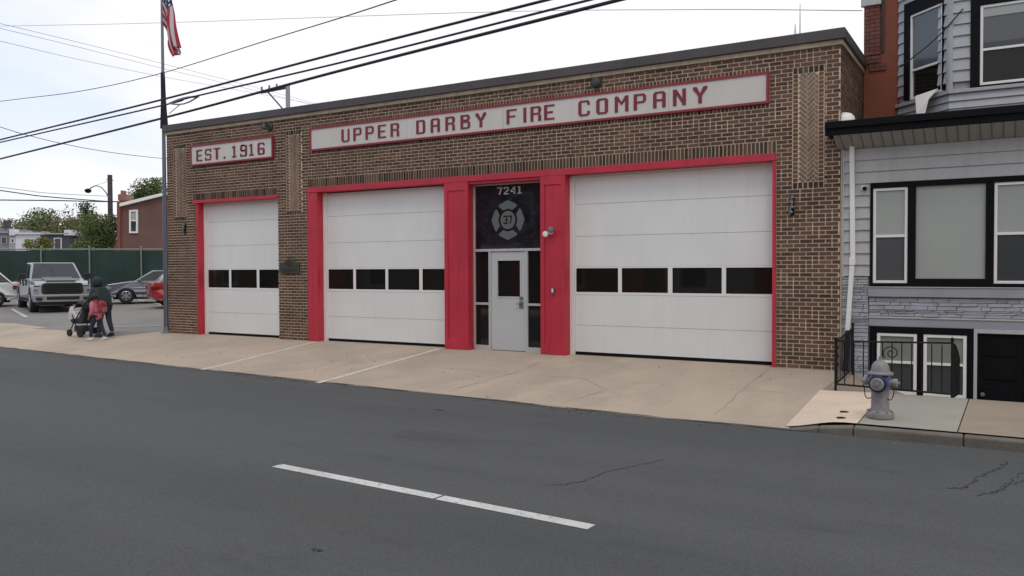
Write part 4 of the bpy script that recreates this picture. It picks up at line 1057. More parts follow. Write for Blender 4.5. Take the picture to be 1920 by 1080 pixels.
# ------------------------------------------------------------------ overhead wires
wires = []
def wire(pts, r, label, m_='wire', n_=14, sag=.0, name='power_line', ext0=0, ext1=0):
    P = [Vector(p) for p in pts]
    if ext0: P = [P[0]+(P[0]-P[1]).normalized()*ext0]+P
    if ext1: P = P+[P[-1]+(P[-1]-P[-2]).normalized()*ext1]
    # catmull-rom
    Q = []
    for i in range(len(P)-1):
        p0 = P[max(i-1, 0)]; p1 = P[i]; p2 = P[i+1]; p3 = P[min(i+2, len(P)-1)]
        for k in range(n_):
            t = k/n_; Q.append(.5*((2*p1)+(p2-p0)*t+(2*p0-5*p1+4*p2-p3)*t*t+(3*p1-p0-3*p2+p3)*t**3))
    Q.append(P[-1]); g = MB(); g.tube(Q, r, 6)
    return tag(own(g, name, M[m_], tuple(P[0])), label, 'overhead wire', 'overhead wires')
WZ = 6.3
wire([at_z(u, v, WZ) for u, v in ((0, 262), (303, 187), (640, 98), (1025, 0))], .026, 'thick black overhead wire, topmost of the three crossing above the station roof', ext0=30, ext1=5)
wire([at_z(u, v, WZ) for u, v in ((0, 267), (303, 198), (360, 182), (640, 117), (1105, 0))], .022, 'thick black overhead wire, middle of the three crossing above the station roof', ext0=30, ext1=5)
wire([at_z(u, v, WZ) for u, v in ((0, 298), (303, 222), (640, 132), (1160, 0))], .033, 'thickest black overhead wire, lowest of the three crossing above the station roof', ext0=30, ext1=5)
g = MB(); a = at_z(318, 194, WZ); b = at_z(372, 181, WZ)
g.tube([a.lerp(b, k/6)+Vector((0, 0, .05*sin(pi*k/6))) for k in range(7)], .03, 8); g.tube([a.lerp(b, k/6)+Vector((0, 0, -.10*sin(pi*k/6))) for k in range(7)], .02, 8); c = at_z(317, 213, WZ)
g.tube([a.lerp(b, .4)+Vector((0, 0, -.08)), c], .012, 6)
tag(own(g, 'cable_splice', M['wire_pale'], tuple(a)), 'grey cable splice loop on the middle thick wire beside the flagpole', 'cable splice')
wire([at_depth(u, v, s) for u, v, s in ((0, 190, 38), (150, 171, 34), (300, 138, 30), (500, 76, 24), (640, 33, 20), (742, 0, 17))], .014, 'thin dark wire curving up across the flagpole to the top edge', ext0=20, ext1=4)
wire([at_depth(u, v, s) for u, v, s in ((0, 49, 40), (293, 43, 36), (900, 23, 28), (1300, 18, 22), (1616, 20, 17.6))], .009, 'thin pale wire running nearly level along the top to the brick pier', 'wire_pale', ext0=20)
wire([at_depth(u, v, s) for u, v, s in ((0, 238, 34), (35, 249, 35), (120, 270, 38), (210, 286, 41), (303, 297, 44), (420, 308, 48))], .014, 'thin dark wire sloping down to the right, crossing the three thick wires', ext0=10)
wire([at_depth(u, v, s) for u, v, s in ((0, 44, 30), (150, 80, 36), (300, 118, 42), (430, 151, 48), (600, 196, 56))], .009, 'thin pale wire at upper left, top one of three sloping down right', 'wire_pale', ext0=10)
wire([at_depth(u, v, s) for u, v, s in ((0, 53, 30), (150, 89, 36), (300, 127, 42), (430, 158, 48), (600, 200, 56))], .009, 'thin pale wire at upper left, middle one of three sloping down right', 'wire_pale', ext0=10)
wire([at_depth(u, v, s) for u, v, s in ((0, 77, 30), (150, 112, 36), (300, 143, 42), (430, 166, 48), (600, 197, 56))], .009, 'thin pale wire at upper left, bottom one of three sloping down right', 'wire_pale', ext0=10)
wire([at_depth(u, v, s) for u, v, s in ((0, 375, 60), (100, 376, 60), (207, 378, 60), (420, 379, 60))], .045, 'dark level wire low over the parking lot fence in front of brick house', ext0=20)
wire([at_depth(u, v, s) for u, v, s in ((0, 357, 52), (70, 367, 54), (140, 373, 57), (206, 378, 60))], .035, 'dark wire low over the parking lot sloping down to the street lamp pole', ext0=20)
wire([at_depth(u, v, s) for u, v, s in ((0, 351, 52), (90, 362, 56), (206, 368, 60))], .02, 'faint grey wire low over the parking lot meeting the street lamp pole', 'wire_pale', ext0=20)

# utility pole behind the roof
q = at_depth(540, 200, 46); top = at_depth(540, 160, 46)
up = empty('utility_pole', (q.x, q.y, 0), label='grey utility pole with crossarm rising behind the station roof', cat='utility pole')
g = Off(); g.tube([(q.x, q.y, 0), (q.x, q.y, top.z)], [.16, .12], 10); g.put('shaft', M['band'], up)
a = at_depth(489, 173, 46); b = at_depth(541, 163, 46); g = Off(); g.tube([a, b], .09, 6); g.put('crossarm', M['wood'], up)
g = Off(); g.tube([at_depth(502, 172, 46), at_depth(530, 204, 46)], .045, 6); g.put('brace', M['wood'], up)
for u in (491, 505, 519):
    c = at_depth(u, 173-(u-489)*.19, 46); g = Off(); g.lathe([(.05, 0), (.07, .08), (.05, .14), (.06, .22), (.02, .26)], tuple(c+Vector((0, 0, .05))), 'z', 8); g.put('insulator', M['metal'], up)
# street lamp pole beyond the lot
q = at_depth(207, 420, 62); top = at_depth(206, 328, 62)
sp_ = empty('street_lamp', (q.x, q.y, .5), label='wooden pole with curved arm street lamp beyond the parking lot fence', cat='street lamp')
g = Off(); g.tube([(q.x, q.y, .2), (top.x, top.y, top.z)], [.20, .17], 10); g.put('pole', M['wood'], sp_)
g = Off(); g.tube([at_depth(u, v, 62) for u, v in ((205, 372), (198, 360), (190, 351), (180, 348), (172, 351), (166, 356))], .045, 6); g.tube([at_depth(176, 349, 62), at_depth(205, 339, 62)], .015, 5); g.tube([at_depth(199, 337, 62), at_depth(213, 338, 62)], .03, 5); g.put('arm', M['metal'], sp_)
g = Off(); c = at_depth(165, 357, 62); g.lathe([(.06, .14), (.20, .08), (.26, -.02), (.18, -.16), (.05, -.2)], tuple(c), 'z', 10); g.put('lamp_head', M['rubber'], sp_)

# ------------------------------------------------------------------ parking lot fence
def ground_at(u, s):
    p = at_depth(u, 510, s); return Vector((p.x, p.y, lot_z(p.x, p.y)))
FD0, FD1 = 42.5, 44.0
A = ground_at(-260, FD0); B = ground_at(420, FD1)
fe = empty('screened_fence', tuple(A), label='tall chain link fence covered in dark green privacy screen behind the parked cars', cat='fence')
dv = (B-A); Ln = dv.to_2d().length; dh = Vector((dv.x, dv.y, 0)).normalized(); nh = Vector((dh.y, -dh.x, 0))
FT = lambda t: CAM.z+(at_depth(-260+680*t, 467, 43)-CAM).z*1.0
g = Off(); N = 90; L0 = None
for k in range(N+1):
    p = A+dv*(k/N); zt = at_depth(-260+680*k/N, 469, FD0+(FD1-FD0)*k/N).z
    off = nh*(.03*sin(k*1.7)+.02*sin(k*.6))
    c = (Vector((p.x, p.y, p.z+.05))+off*1.6, Vector((p.x, p.y, zt-.03))+off*.3)
    if L0: g.poly([L0[0], c[0], c[1], L0[1]], 0); q = nh*-.01; g.poly([L0[0]+q, L0[1]+q, c[1]+q, c[0]+q], 0)
    L0 = c
g.put('privacy_screen', M['fence_green'], fe, fix=False)
g = Off(); g.tube([Vector((A.x, A.y, at_depth(-260, 467.5, FD0).z)), Vector((B.x, B.y, at_depth(420, 467.5, FD1).z))], .035, 8); g.put('top_rail', M['galv'], fe)
for u in (-130, -30, 73, 164, 262, 350):
    t = (u+260)/680; p = A+dv*t; zt = at_depth(u, 464, FD0+(FD1-FD0)*t).z
    g = Off(); q = p+nh*.08; g.tube([(q.x, q.y, p.z-.1), (q.x, q.y, zt)], .04, 8); g.lathe([(.05, 0), (.05, .03), (.0, .08)], (q.x, q.y, zt), 'z', 8); g.put('post', M['galv'], fe)

# ------------------------------------------------------------------ vehicles
def wheel(parent, x, y, r, w_, side):
    g = MB(); g.lathe([(r*.62, -w_/2), (r*.93, -w_/2), (r, -w_*.36), (r, w_*.36), (r*.93, w_/2), (r*.62, w_/2)], (0, 0, 0), 'y', 26)
    o = g.build('wheel', M['tyre'], parent, loc=(x, y, r))
    g = MB(); yy = side*(w_*.5+.012)
    g.lathe([(r*.63, yy-.05*side), (r*.63, yy+.0*side), (r*.56, yy+.01*side), (r*.54, yy-.05*side)], n=22, axis='y')
    for k in range(6):
        a = k*pi/3; T = Matrix.Rotation(a, 4, 'Y'); g.box(-.035, .035, min(yy-.02*side, yy), max(yy-.02*side, yy), .03, r*.58, 0, T)
    g.lathe([(r*.16, yy-.03*side), (r*.15, yy+.008*side)], n=14, axis='y')
    g.build('rim', M['rim'], o)
    return o
def arch_profile(pts, wheels, r, zb):
    """bottom edge with wheel arches, then the given top outline (front to rear)"""
    P = []
    for wx in sorted(wheels):
        for k in range(11):
            a = pi-pi*k/10; P.append((wx+r*cos(a), zb+max(0, r*sin(a))*1.02+ (0 if 0 < k < 10 else 0)))
    return P+pts
def body_loft(prof, W, tumble, mb, zs, ze):
    """outline (x,z) given half width that narrows above zs"""
    def hw(z, x): return W/2-(0 if z < zs else (z-zs)*tumble)-(.03 if z < .38 else 0)
    n_ = len(prof); i = len(mb.v)
    xs_ = [p[0] for p in prof]; xa, xb = min(xs_), max(xs_)
    for s_ in (-1, 1):
        for x, z in prof:
            e_ = min((x-xa), (xb-x)); rn = .16*max(0, 1-e_/.55)**2
            mb.v.append((x, s_*(hw(z, x)-rn), z))
    mb.f.append(tuple(range(i, i+n_))); mb.f.append(tuple(range(i+2*n_-1, i+n_-1, -1)))
    for k in range(n_): mb.f.append((i+k, i+(k+1) % n_, i+n_+(k+1) % n_, i+n_+k))
    mb.m += [0]*(n_+2); mb.sm += [False, False]+[False]*n_
def cabin(parent, paint, x0, x1, xr0, xr1, zb, zr, Wb, Wr, mids, wsh='wshield'):
    """greenhouse: roof and pillars painted, glass inset. x0 foot of windscreen (front), x1 foot of rear window"""
    c = [(x0, Wb/2, zb), (x1, Wb/2, zb), (xr1, Wr/2, zr), (xr0, Wr/2, zr)]
    g = MB(); i = 0
    V = [Vector(p) for p in c]+[Vector((p[0], -p[1], p[2])) for p in c]
    g.v = [tuple(p) for p in V]; g.f = [(0, 1, 2, 3), (7, 6, 5, 4), (0, 3, 7, 4), (1, 5, 6, 2), (3, 2, 6, 7), (0, 4, 5, 1)]; g.m = [0]*6; g.sm = [False]*6
    o = g.build('roof', paint, parent, bevel=.05, seg=3)
    ctr = sum(V, Vector())/8
    def glass(name, q, ins, m_=None):
        q = [Vector(p) for p in q]; cc = sum(q, Vector())/4; nn = (q[1]-q[0]).cross(q[2]-q[0]).normalized()
        if nn.dot(cc-ctr) < 0: nn = -nn
        Q = [p+(cc-p).normalized()*ins+nn*.008 for p in q]; g = MB(); g.poly(Q); g.poly([p-nn*.012 for p in Q][::-1])
        for k in range(4): g.poly([Q[k], Q[(k+1) % 4], Q[(k+1) % 4]-nn*.012, Q[k]-nn*.012])
        g.build(name, M[m_ or 'glass_dim'], parent)
    glass('windshield', (V[0], V[3], V[7], V[4]), .09, wsh)
    glass('rear_window', (V[1], V[5], V[6], V[2]), .10)
    for s_ in (0, 4):
        b0, b1_, t1, t0 = V[s_], V[s_+1], V[s_+2], V[s_+3]
        fr = [0]+mids+[1]
        for a, b in zip(fr, fr[1:]):
            q = (b0.lerp(b1_, a+.012), b0.lerp(b1_, b-.012), t0.lerp(t1, b-.012), t0.lerp(t1, a+.012)); glass('side_window', q, .055)
    return o
def slabm(parent, name, m_, x0, x1, y0, y1, z0, z1, bevel=.0):
    g = MB(); g.box(min(x0, x1), max(x0, x1), y0, y1, z0, z1); return g.build(name, M[m_], parent, bevel=bevel)

def pickup(name, loc, rz, label):
    t = empty(name, loc, rz, label=label, cat='pickup truck'); r = .42; wx = (1.75, -1.92); P_ = M['p_silver']
    top = [(-2.9, .62), (-2.9, 1.30), (-1.35, 1.34), (1.15, 1.30), (1.25, 1.27), (2.35, 1.20), (2.62, 1.12), (2.70, .95), (2.72, .60), (2.6, .50)]
    prof = arch_profile([], wx, .50, .50); prof = prof+top[::-1]
    g = MB(); body_loft(prof, 2.0, .10, g, 1.0, 1.3); g.build('body', P_, t, bevel=.045, seg=3)
    cabin(t, P_, 1.20, -1.32, .42, -1.05, 1.28, 1.93, 1.86, 1.52, [.50])
    slabm(t, 'bed_liner', 'black_pl', -2.8, -1.5, -.78, .78, 1.30, 1.345)
    # hood with power bulge
    g = MB(); g.prism([(1.2, 1.29), (2.30, 1.205), (2.42, 1.235), (1.2, 1.36)], -.52, .52, 'y'); g.build('hood_bulge', P_, t, bevel=.03, seg=3)
    # face: black grille in a bright surround, lamps, bumper
    g = MB(); g.prism([(-.70, .79), (-.64, .72), (.64, .72), (.70, .79), (.70, 1.06), (.62, 1.14), (-.62, 1.14), (-.70, 1.06)], 2.66, 2.765, 'x'); gr = g.build('grille', M['black_pl'], t, bevel=.012)
    for k in range(4): slabm(gr, 'grille_bar', 'iron', 2.766, 2.775, -.58, .58, .79+k*.08, .815+k*.08)
    for s_ in (-1, 1):
        y0, y1 = sorted((s_*.72, s_*.965))
        h = slabm(t, 'headlight', 'lamp', 2.52, 2.70, y0, y1, .88, 1.06, .02); slabm(h, 'lamp_bezel', 'black_pl', 2.50, 2.695, y0-.012, y1+.0, .865, .879)
        slabm(h, 'lamp_bezel', 'black_pl', 2.50, 2.706, y0+.02, y1-.04, 1.0, 1.045)
        slabm(t, 'fog_light', 'black_pl', 2.70, 2.845, s_*.80-.10, s_*.80+.10, .50, .60, .01)
    g = MB(); g.prism([(2.60, -.98), (2.74, -.86), (2.84, -.62), (2.84, .62), (2.74, .86), (2.60, .98), (2.45, .98), (2.45, -.98)], .42, .70, 'z'); bp = g.build('bumper', P_, t, bevel=.03, seg=3)
    slabm(bp, 'air_intake', 'black_pl', 2.75, 2.848, -.56, .56, .50, .63, .01)
    slabm(t, 'valance', 'black_pl', 2.4, 2.70, -.86, .86, .30, .419, .02)
    slabm(t, 'chassis', 'rubber', -2.7, 2.5, -.78, .78, .34, .55)
    for s_ in (-1, 1):
        g = MB(); g.box(.92, 1.02, min(s_*.95, s_*1.05), max(s_*.95, s_*1.05), 1.30, 1.34); g.box(.88, 1.0, min(s_*1.02, s_*1.28), max(s_*1.02, s_*1.28), 1.28, 1.50); g.build('mirror', M['black_pl'], t, bevel=.025)
        for x in (.35, -.62): slabm(t, 'door_handle', 'chrome', x-.08, x+.08, min(s_*.985, s_*1.01), max(s_*.985, s_*1.01), 1.10, 1.13)
        slabm(t, 'running_board', 'black_pl', -1.3, 1.15, min(s_*.86, s_*1.02), max(s_*.86, s_*1.02), .40, .46, .01)
        for x in (.62, -.36, -1.30): slabm(t, 'door_seam', 'rubber', x, x+.012, min(s_*.96, s_*1.002), max(s_*.96, s_*1.002), .56, 1.26)
        for x in wx: wheel(t, x, s_*.86, r, .28, s_)
        g = MB(); g.box(-2.93, -2.86, min(s_*.78, s_*.97), max(s_*.78, s_*.97), .85, 1.22); g.build('tail_light', M['taillamp'], t)
    return t
def sedan(name, loc, rz, label, paint, L=4.7, H=1.45, cat='car', hatch=False):
    t = empty(name, loc, rz, label=label, cat=cat); r = .335; wx = (1.42, -1.38); P_ = M[paint]; f = L/2
    top = [(f-.10, .34), (f, .46), (f-.02, .66), (f-.22, .84), (f-1.15, .98), (-f+1.0, 1.0), (-f+.10, .96 if not hatch else 1.05), (-f, .78), (-f+.03, .42), (-f+.15, .34)]
    prof = arch_profile([], wx, .40, .24)+top
    g = MB(); body_loft(prof, 1.80, .12, g, .75, 1.0); g.build('body', P_, t, bevel=.05, seg=3)
    cabin(t, P_, f-1.22, -f+(.78 if not hatch else .25), f-2.0, -f+(1.45 if not hatch else .8), .955, H, 1.60, 1.16, [.46, .9] if not hatch else [.42, .8])
    slabm(t, 'chassis', 'rubber', -f+.4, f-.4, -.70, .70, .18, .36)
    g = MB(); g.prism([(-.42, .50), (.42, .50), (.50, .60), (.46, .68), (-.46, .68), (-.50, .60)], f-.06, f+.012, 'x'); g.build('grille', M['black_pl'], t)
    slabm(t, 'lower_intake', 'black_pl', f-.1, f+.010, -.55, .55, .37, .45)
    for s_ in (-1, 1):
        y0, y1 = sorted((s_*.52, s_*.80)); g = MB(); g.prism([(f-.02, .60), (f-.04, .70), (f-.42, .80), (f-.30, .64)], y0, y1, 'y'); g.build('headlight', M['lamp'], t, bevel=.015)
        y0, y1 = sorted((s_*.50, s_*.84)); slabm(t, 'tail_light', 'taillamp', -f-.008, -f+.3, y0, y1, .74, .90, .02)
        g = MB(); g.box(f-1.55, f-1.42, min(s_*.84, s_*1.0), max(s_*.84, s_*1.0), .96, 1.07); g.build('mirror', P_, t, bevel=.02)
        for x in (f-1.62, f-2.6, -f+1.25): slabm(t, 'door_seam', 'rubber', x, x+.012, min(s_*.87, s_*.902), max(s_*.87, s_*.902), .30, .95)
        for x in (f-2.45, f-3.35): slabm(t, 'door_handle', 'chrome', x-.07, x+.07, min(s_*.885, s_*.905), max(s_*.885, s_*.905), .80, .825)
        for x in wx: wheel(t, x, s_*.78, r, .21, s_)
    slabm(t, 'number_plate', 'band', -f-.012, -f+.0, -.16, .16, .56, .68)
    return t
def heading(dx_img, dz_depth):
    """yaw whose +x runs dx to the camera's right and dz away from it"""
    v_ = rt*dx_img+FH*dz_depth; return math.atan2(v_.y, v_.x)
p = ground_at(116, 31.6); v_ = at_depth(116, 510, 31.6)-CAM
rz = math.atan2(-v_.y, -v_.x)+radians(8)
o = pickup('pickup_truck', (p.x-2.6*cos(rz), p.y-2.6*sin(rz), p.z-.02), rz, 'silver pickup truck with black grille parked facing the street')
def tilt(o, rz):
    x, y = o.location.x, o.location.y; o.rotation_mode = 'XYZ'
tilt(o, rz)
rz = heading(-1, -.42); p = ground_at(236, 36.5)
w_off = Vector((cos(rz), sin(rz), 0))*1.42; s_off = Vector((-sin(rz), cos(rz), 0))*.80
c = p-w_off-s_off
sedan('parked_sedan', (c.x, c.y, lot_z(c.x, c.y)), rz, 'grey sedan parked nose left in front of the green fence', 'p_grey')
rz = heading(1, .62); p = ground_at(279, 33.2)
c = p+Vector((cos(rz), sin(rz), 0))*2.25+Vector((-sin(rz), cos(rz), 0))*.55
sedan('parked_hatchback', (c.x, c.y, lot_z(c.x, c.y)), rz, 'red hatchback partly hidden behind the flagpole and brick corner', 'p_red', 4.4, 1.50, hatch=True)
rz = heading(-1, -.62); p = ground_at(38, 36.0)
c = p+Vector((cos(rz), sin(rz), 0))*2.3
sedan('parked_sedan', (c.x, c.y, lot_z(c.x, c.y)), rz, 'white sedan at the left edge beside the silver pickup truck', 'p_white', 4.6, 1.50, hatch=True)

# ------------------------------------------------------------------ people and stroller
def skin_body(name, joints, edges, mat_, parent, sub=2):
    """one continuous surface grown over a skeleton: joints {k:(pos, radius)}"""
    ks = list(joints); me = bpy.data.meshes.new(name)
    me.from_pydata([joints[k][0] for k in ks], [(ks.index(a), ks.index(b)) for a, b in edges], [])
    o = bpy.data.objects.new(name, me); COL.objects.link(o)
    sk = o.modifiers.new('skin', 'SKIN'); sk.use_smooth_shade = True; ss = o.modifiers.new('sub', 'SUBSURF'); ss.levels = sub; ss.render_levels = sub
    if not me.skin_vertices: me.skin_vertices.new()
    for i, k in enumerate(ks):
        r = joints[k][1]; me.skin_vertices[0].data[i].radius = (r, r) if not isinstance(r, tuple) else r
        me.skin_vertices[0].data[i].use_root = (i == 0)
    bpy.context.view_layer.update(); dg = bpy.context.evaluated_depsgraph_get()
    m2 = bpy.data.meshes.new_from_object(o.evaluated_get(dg)); m2.name = name
    bpy.data.objects.remove(o)
    m2.materials.clear(); m2.materials.append(mat_) if not isinstance(mat_, list) else [m2.materials.append(x) for x in mat_]
    for p in m2.polygons: p.use_smooth = True
    o2 = bpy.data.objects.new(name, m2); COL.objects.link(o2)
    if parent: o2.parent = parent
    return o2
M['coat_black'] = mat('coat_black', (.014, .024, .028), .75, noise=.25, nscale=6, bump=.3, bscale=12)
M['trousers'] = mat('trousers_navy', (.022, .028, .05), .85, noise=.2, nscale=8)
M['skin_tone'] = mat('skin_tone', (.22, .12, .085), .6)
M['hair'] = mat('hair_dark', (.014, .011, .010), .6, bump=.5, bscale=50)
M['pink'] = mat('coat_pink', (.50, .16, .20), .8, noise=.15, nscale=7, bump=.3, bscale=14)
M['bag_red'] = mat('bag_red', (.30, .03, .05), .7, noise=.3, nscale=9)
M['bag_grey'] = mat('bag_pocket', (.26, .15, .13), .7, noise=.3, nscale=12)
M['shoe'] = mat('shoe_white', (.70, .68, .64), .6)
M['stroll'] = mat('stroller_fabric', (.035, .035, .045), .85, noise=.3, nscale=8)
M['blanket'] = mat('blanket_white', (.60, .60, .62), .9, noise=.15, nscale=8)

def person(name, loc, rz, label, H, lean, coat, legs, shoe, hood, step=.24, arms_fwd=True, hair_len=.0):
    """x forward. H height in metres. one continuous body; coat, shoes, hair over it"""
    t = empty(name, loc, rz, label=label, cat='person'); k = H/1.68
    def V(x, y, z): return (x*k, y*k, z*k)
    L = lean
    J_ = {'pel': (V(0, 0, .92), .125*k), 'spine': (V(.03+L*.3, 0, 1.08), .115*k), 'chest': (V(.04+L*.75, 0, 1.26), .135*k), 'neckb': (V(.04+L, 0, 1.41), .065*k), 'neck': (V(.05+L*1.15, 0, 1.47), .05*k), 'head': (V(.08+L*1.25, 0, 1.56), .085*k), 'crown': (V(.08+L*1.25, 0, 1.62), .07*k)}
    E_ = [('pel', 'spine'), ('spine', 'chest'), ('chest', 'neckb'), ('neckb', 'neck'), ('neck', 'head'), ('head', 'crown')]
    for s_, st_ in ((1, 1), (-1, -1)):
        n_ = 'l' if s_ > 0 else 'r'; f_ = st_*step
        J_['hip'+n_] = (V(0, s_*.09, .86), .095*k); J_['knee'+n_] = (V(f_*.62+.03, s_*.10, .48), .062*k); J_['ank'+n_] = (V(f_-.02-(.04 if st_ < 0 else 0), s_*.10, .09 if st_ > 0 else .13), .042*k); J_['toe'+n_] = (V(f_+.13, s_*.11, .035), .034*k)
        E_ += [('pel', 'hip'+n_), ('hip'+n_, 'knee'+n_), ('knee'+n_, 'ank'+n_), ('ank'+n_, 'toe'+n_)]
        J_['sh'+n_] = (V(.04+L*.95, s_*.17, 1.36), .06*k)
        if arms_fwd: el, wr, hd = V(.06+L, s_*.24, 1.10), V(.30+L, s_*.20, 1.02), V(.36+L, s_*.19, 1.02)
        else: el, wr, hd = V(-.04-.0*s_, s_*.24, 1.10), V(.04+.06*s_, s_*.25, .88), V(.06+.06*s_, s_*.25, .82)
        J_['el'+n_] = (el, .046*k); J_['wr'+n_] = (wr, .032*k); J_['hd'+n_] = (hd, .036*k)
        E_ += [('chest', 'sh'+n_), ('sh'+n_, 'el'+n_), ('el'+n_, 'wr'+n_), ('wr'+n_, 'hd'+n_)]
        hv = Vector(hd); dr = (Vector(hd)-Vector(wr)).normalized()
        for q in range(5):       # fingers: short curled chains rooted in the palm
            oy = (q-1.5)*.02*k if q < 4 else -s_*.03*k; ln = (.055, .062, .058, .045, .04)[q]*k
            a = hv+Vector((0, oy, 0)); b = a+dr*ln*.6+Vector((0, 0, -.006)); c = b+dr*ln*.2+Vector((0, 0, -ln*.5))
            J_['f%d%s1' % (q, n_)] = (tuple(b), .009*k); J_['f%d%s2' % (q, n_)] = (tuple(c), .008*k); E_ += [('hd'+n_, 'f%d%s1' % (q, n_)), ('f%d%s1' % (q, n_), 'f%d%s2' % (q, n_))]
    body = skin_body('body', J_, E_, M['skin_tone'], t)
    for p in (('nose', (.17, 0, 1.555), .014),):
        g = MB(); g.lathe([(.0, .02*k), (.014*k, 0), (.016*k, -.02*k), (0, -.026*k)], V(.165+L*1.25, 0, 1.555), 'z', 8); g.build('nose', M['skin_tone'], t)
    # trousers
    T_ = {'a': (V(0, 0, .93), .135*k)}; TE = []
    for s_, st_ in ((1, 1), (-1, -1)):
        n_ = str(s_); f_ = st_*step
        T_['h'+n_] = (V(0, s_*.09, .84), .108*k); T_['k'+n_] = (V(f_*.62+.03, s_*.10, .48), .078*k); T_['f'+n_] = (V(f_-.02-(.04 if st_ < 0 else 0), s_*.10, .11 if st_ > 0 else .15), .06*k); TE += [('a', 'h'+n_), ('h'+n_, 'k'+n_), ('k'+n_, 'f'+n_)]
    skin_body('trousers', T_, TE, M[legs], t, 1)
    for s_, st_ in ((1, 1), (-1, -1)):
        f_ = st_*step; g = MB(); T = Matrix.Translation(V(f_, s_*.105, 0)) @ Matrix.Rotation(radians(0 if st_ > 0 else 14), 4, 'Y')
        q = MB(); q.prism([(-.10*k, .0), (.16*k, .0), (.18*k, .03*k), (.14*k, .06*k), (.05*k, .09*k), (-.06*k, .12*k), (-.10*k, .09*k)], -.045*k, .045*k, 'y'); q.v = [tuple(T @ Vector(p)) for p in q.v]
        if st_ < 0: q.v = [(x, y, z+.02*k) for x, y, z in q.v]
        q.build('shoe', M[shoe], t, bevel=.015*k)
    # coat over torso and arms
    B_ = 1.32 if hood else 1.08
    C_ = {'hem': (V(-.01, 0, .70), (.18*k*B_, .16*k*B_)), 'wa': (V(.0+L*.2, 0, .98), (.18*k*B_, .17*k*B_)), 'ch': (V(.01+L*.75, 0, 1.25), (.175*k*B_, .17*k*B_)), 'co': (V(.04+L, 0, 1.40), .10*k*B_)}
    CE = [('hem', 'wa'), ('wa', 'ch'), ('ch', 'co')]
    for s_ in (1, -1):
        n_ = 'l' if s_ > 0 else 'r'; C_['s'+n_] = (J_['sh'+n_][0], .09*k*B_); C_['e'+n_] = (J_['el'+n_][0], .072*k*B_); C_['w'+n_] = (tuple(Vector(J_['el'+n_][0]).lerp(Vector(J_['wr'+n_][0]), .9)), .052*k)
        CE += [('ch', 's'+n_), ('s'+n_, 'e'+n_), ('e'+n_, 'w'+n_)]
    skin_body('coat', C_, CE, M[coat], t)
    # hair / hood as a cap round the back of the head
    hx, hz = .07+L*1.25, 1.575
    g = MB()
    def cap(r0, back, low):
        N, R_ = 14, 8
        for j in range(R_+1):
            ph = pi*.5-(pi*.5+low)*j/R_
            for i in range(N+1):
                th = pi*(.36)+ (2*pi-pi*.72)*i/N
                yield V(hx+r0*cos(ph)*cos(th)*(1.05)-back*(j/R_)*.3, r0*.9*cos(ph)*sin(th), hz+r0*1.15*sin(ph))
    P = list(cap(.145 if hood else .112, .06, .8 if hood else .6)); N = 14; i0 = len(g.v); g.v += P
    for j in range(8):
        for i in range(N): g.f.append((i0+j*(N+1)+i, i0+j*(N+1)+i+1, i0+(j+1)*(N+1)+i+1, i0+(j+1)*(N+1)+i)); g.m.append(0); g.sm.append(True)
    o = g.build('hood' if hood else 'hair', M[coat] if hood else M['hair'], t, fix=False); sd_ = o.modifiers.new('t', 'SOLIDIFY'); sd_.thickness = .025*k; sd_.offset = 0
    if hair_len:
        skin_body('ponytail', {'a': (V(hx-.07, 0, hz-.02), .05*k), 'b': (V(hx-.12, 0, hz-.12), .055*k), 'c': (V(hx-.13, 0, hz-.12-hair_len), .03*k)}, [('a', 'b'), ('b', 'c')], M['hair'], t, 1)
    for s_ in (1, -1):
        g = MB(); g.lathe([(0, -.012*k), (.012*k, 0), (0, .012*k)], V(.145+L*1.25, s_*.03, 1.575), 'x', 8); g.build('eye', M['rubber'], t)
    return t
def on_drive(u, v):
    z = -.05
    for _ in range(8): p = at_z(u, v, z); z = drive_z(p.x, p.y) if p.y < cut_y(p.x) else 0
    return Vector((p.x, p.y, z))
RW = pi+radians(4)      # walking away to the left along the pavement
pa = on_drive(197, 632)
person('person', tuple(pa), RW, 'person in dark hooded puffer coat leaning forward to push the stroller', 1.60, .20, 'coat_black', 'trousers', 'coat_black', True, .13)
pc = on_drive(192, 636)+Vector((.12, -.22, 0))
ch_ = person('person', (pc.x, pc.y, drive_z(pc.x, pc.y)), RW+radians(6), 'child in pink coat with red backpack and white shoes beside the stroller', 1.24, .03, 'pink', 'trousers', 'shoe', False, .22, False, .16)
bg_ = empty('backpack', (pc.x, pc.y, drive_z(pc.x, pc.y)+.72), RW+radians(6), label='red and grey school backpack worn by the child in pink', cat='backpack')
g = MB(); g.box(-.25, -.13, -.11, .11, .03, .32); g.build('pack', M['bag_red'], bg_, bevel=.04, seg=3)
g = MB(); g.box(-.30, -.252, -.08, .08, .05, .17); g.build('pocket', M['bag_grey'], bg_, bevel=.025, seg=2)
for s_ in (1, -1):
    g = MB(); g.tube([(-.14, s_*.08, .31), (-.05, s_*.09, .36), (.10, s_*.09, .31), (.13, s_*.10, .18), (-.02, s_*.13, .04), (-.13, s_*.10, .03)], .016, 6); g.build('strap', M['bag_red'], bg_)
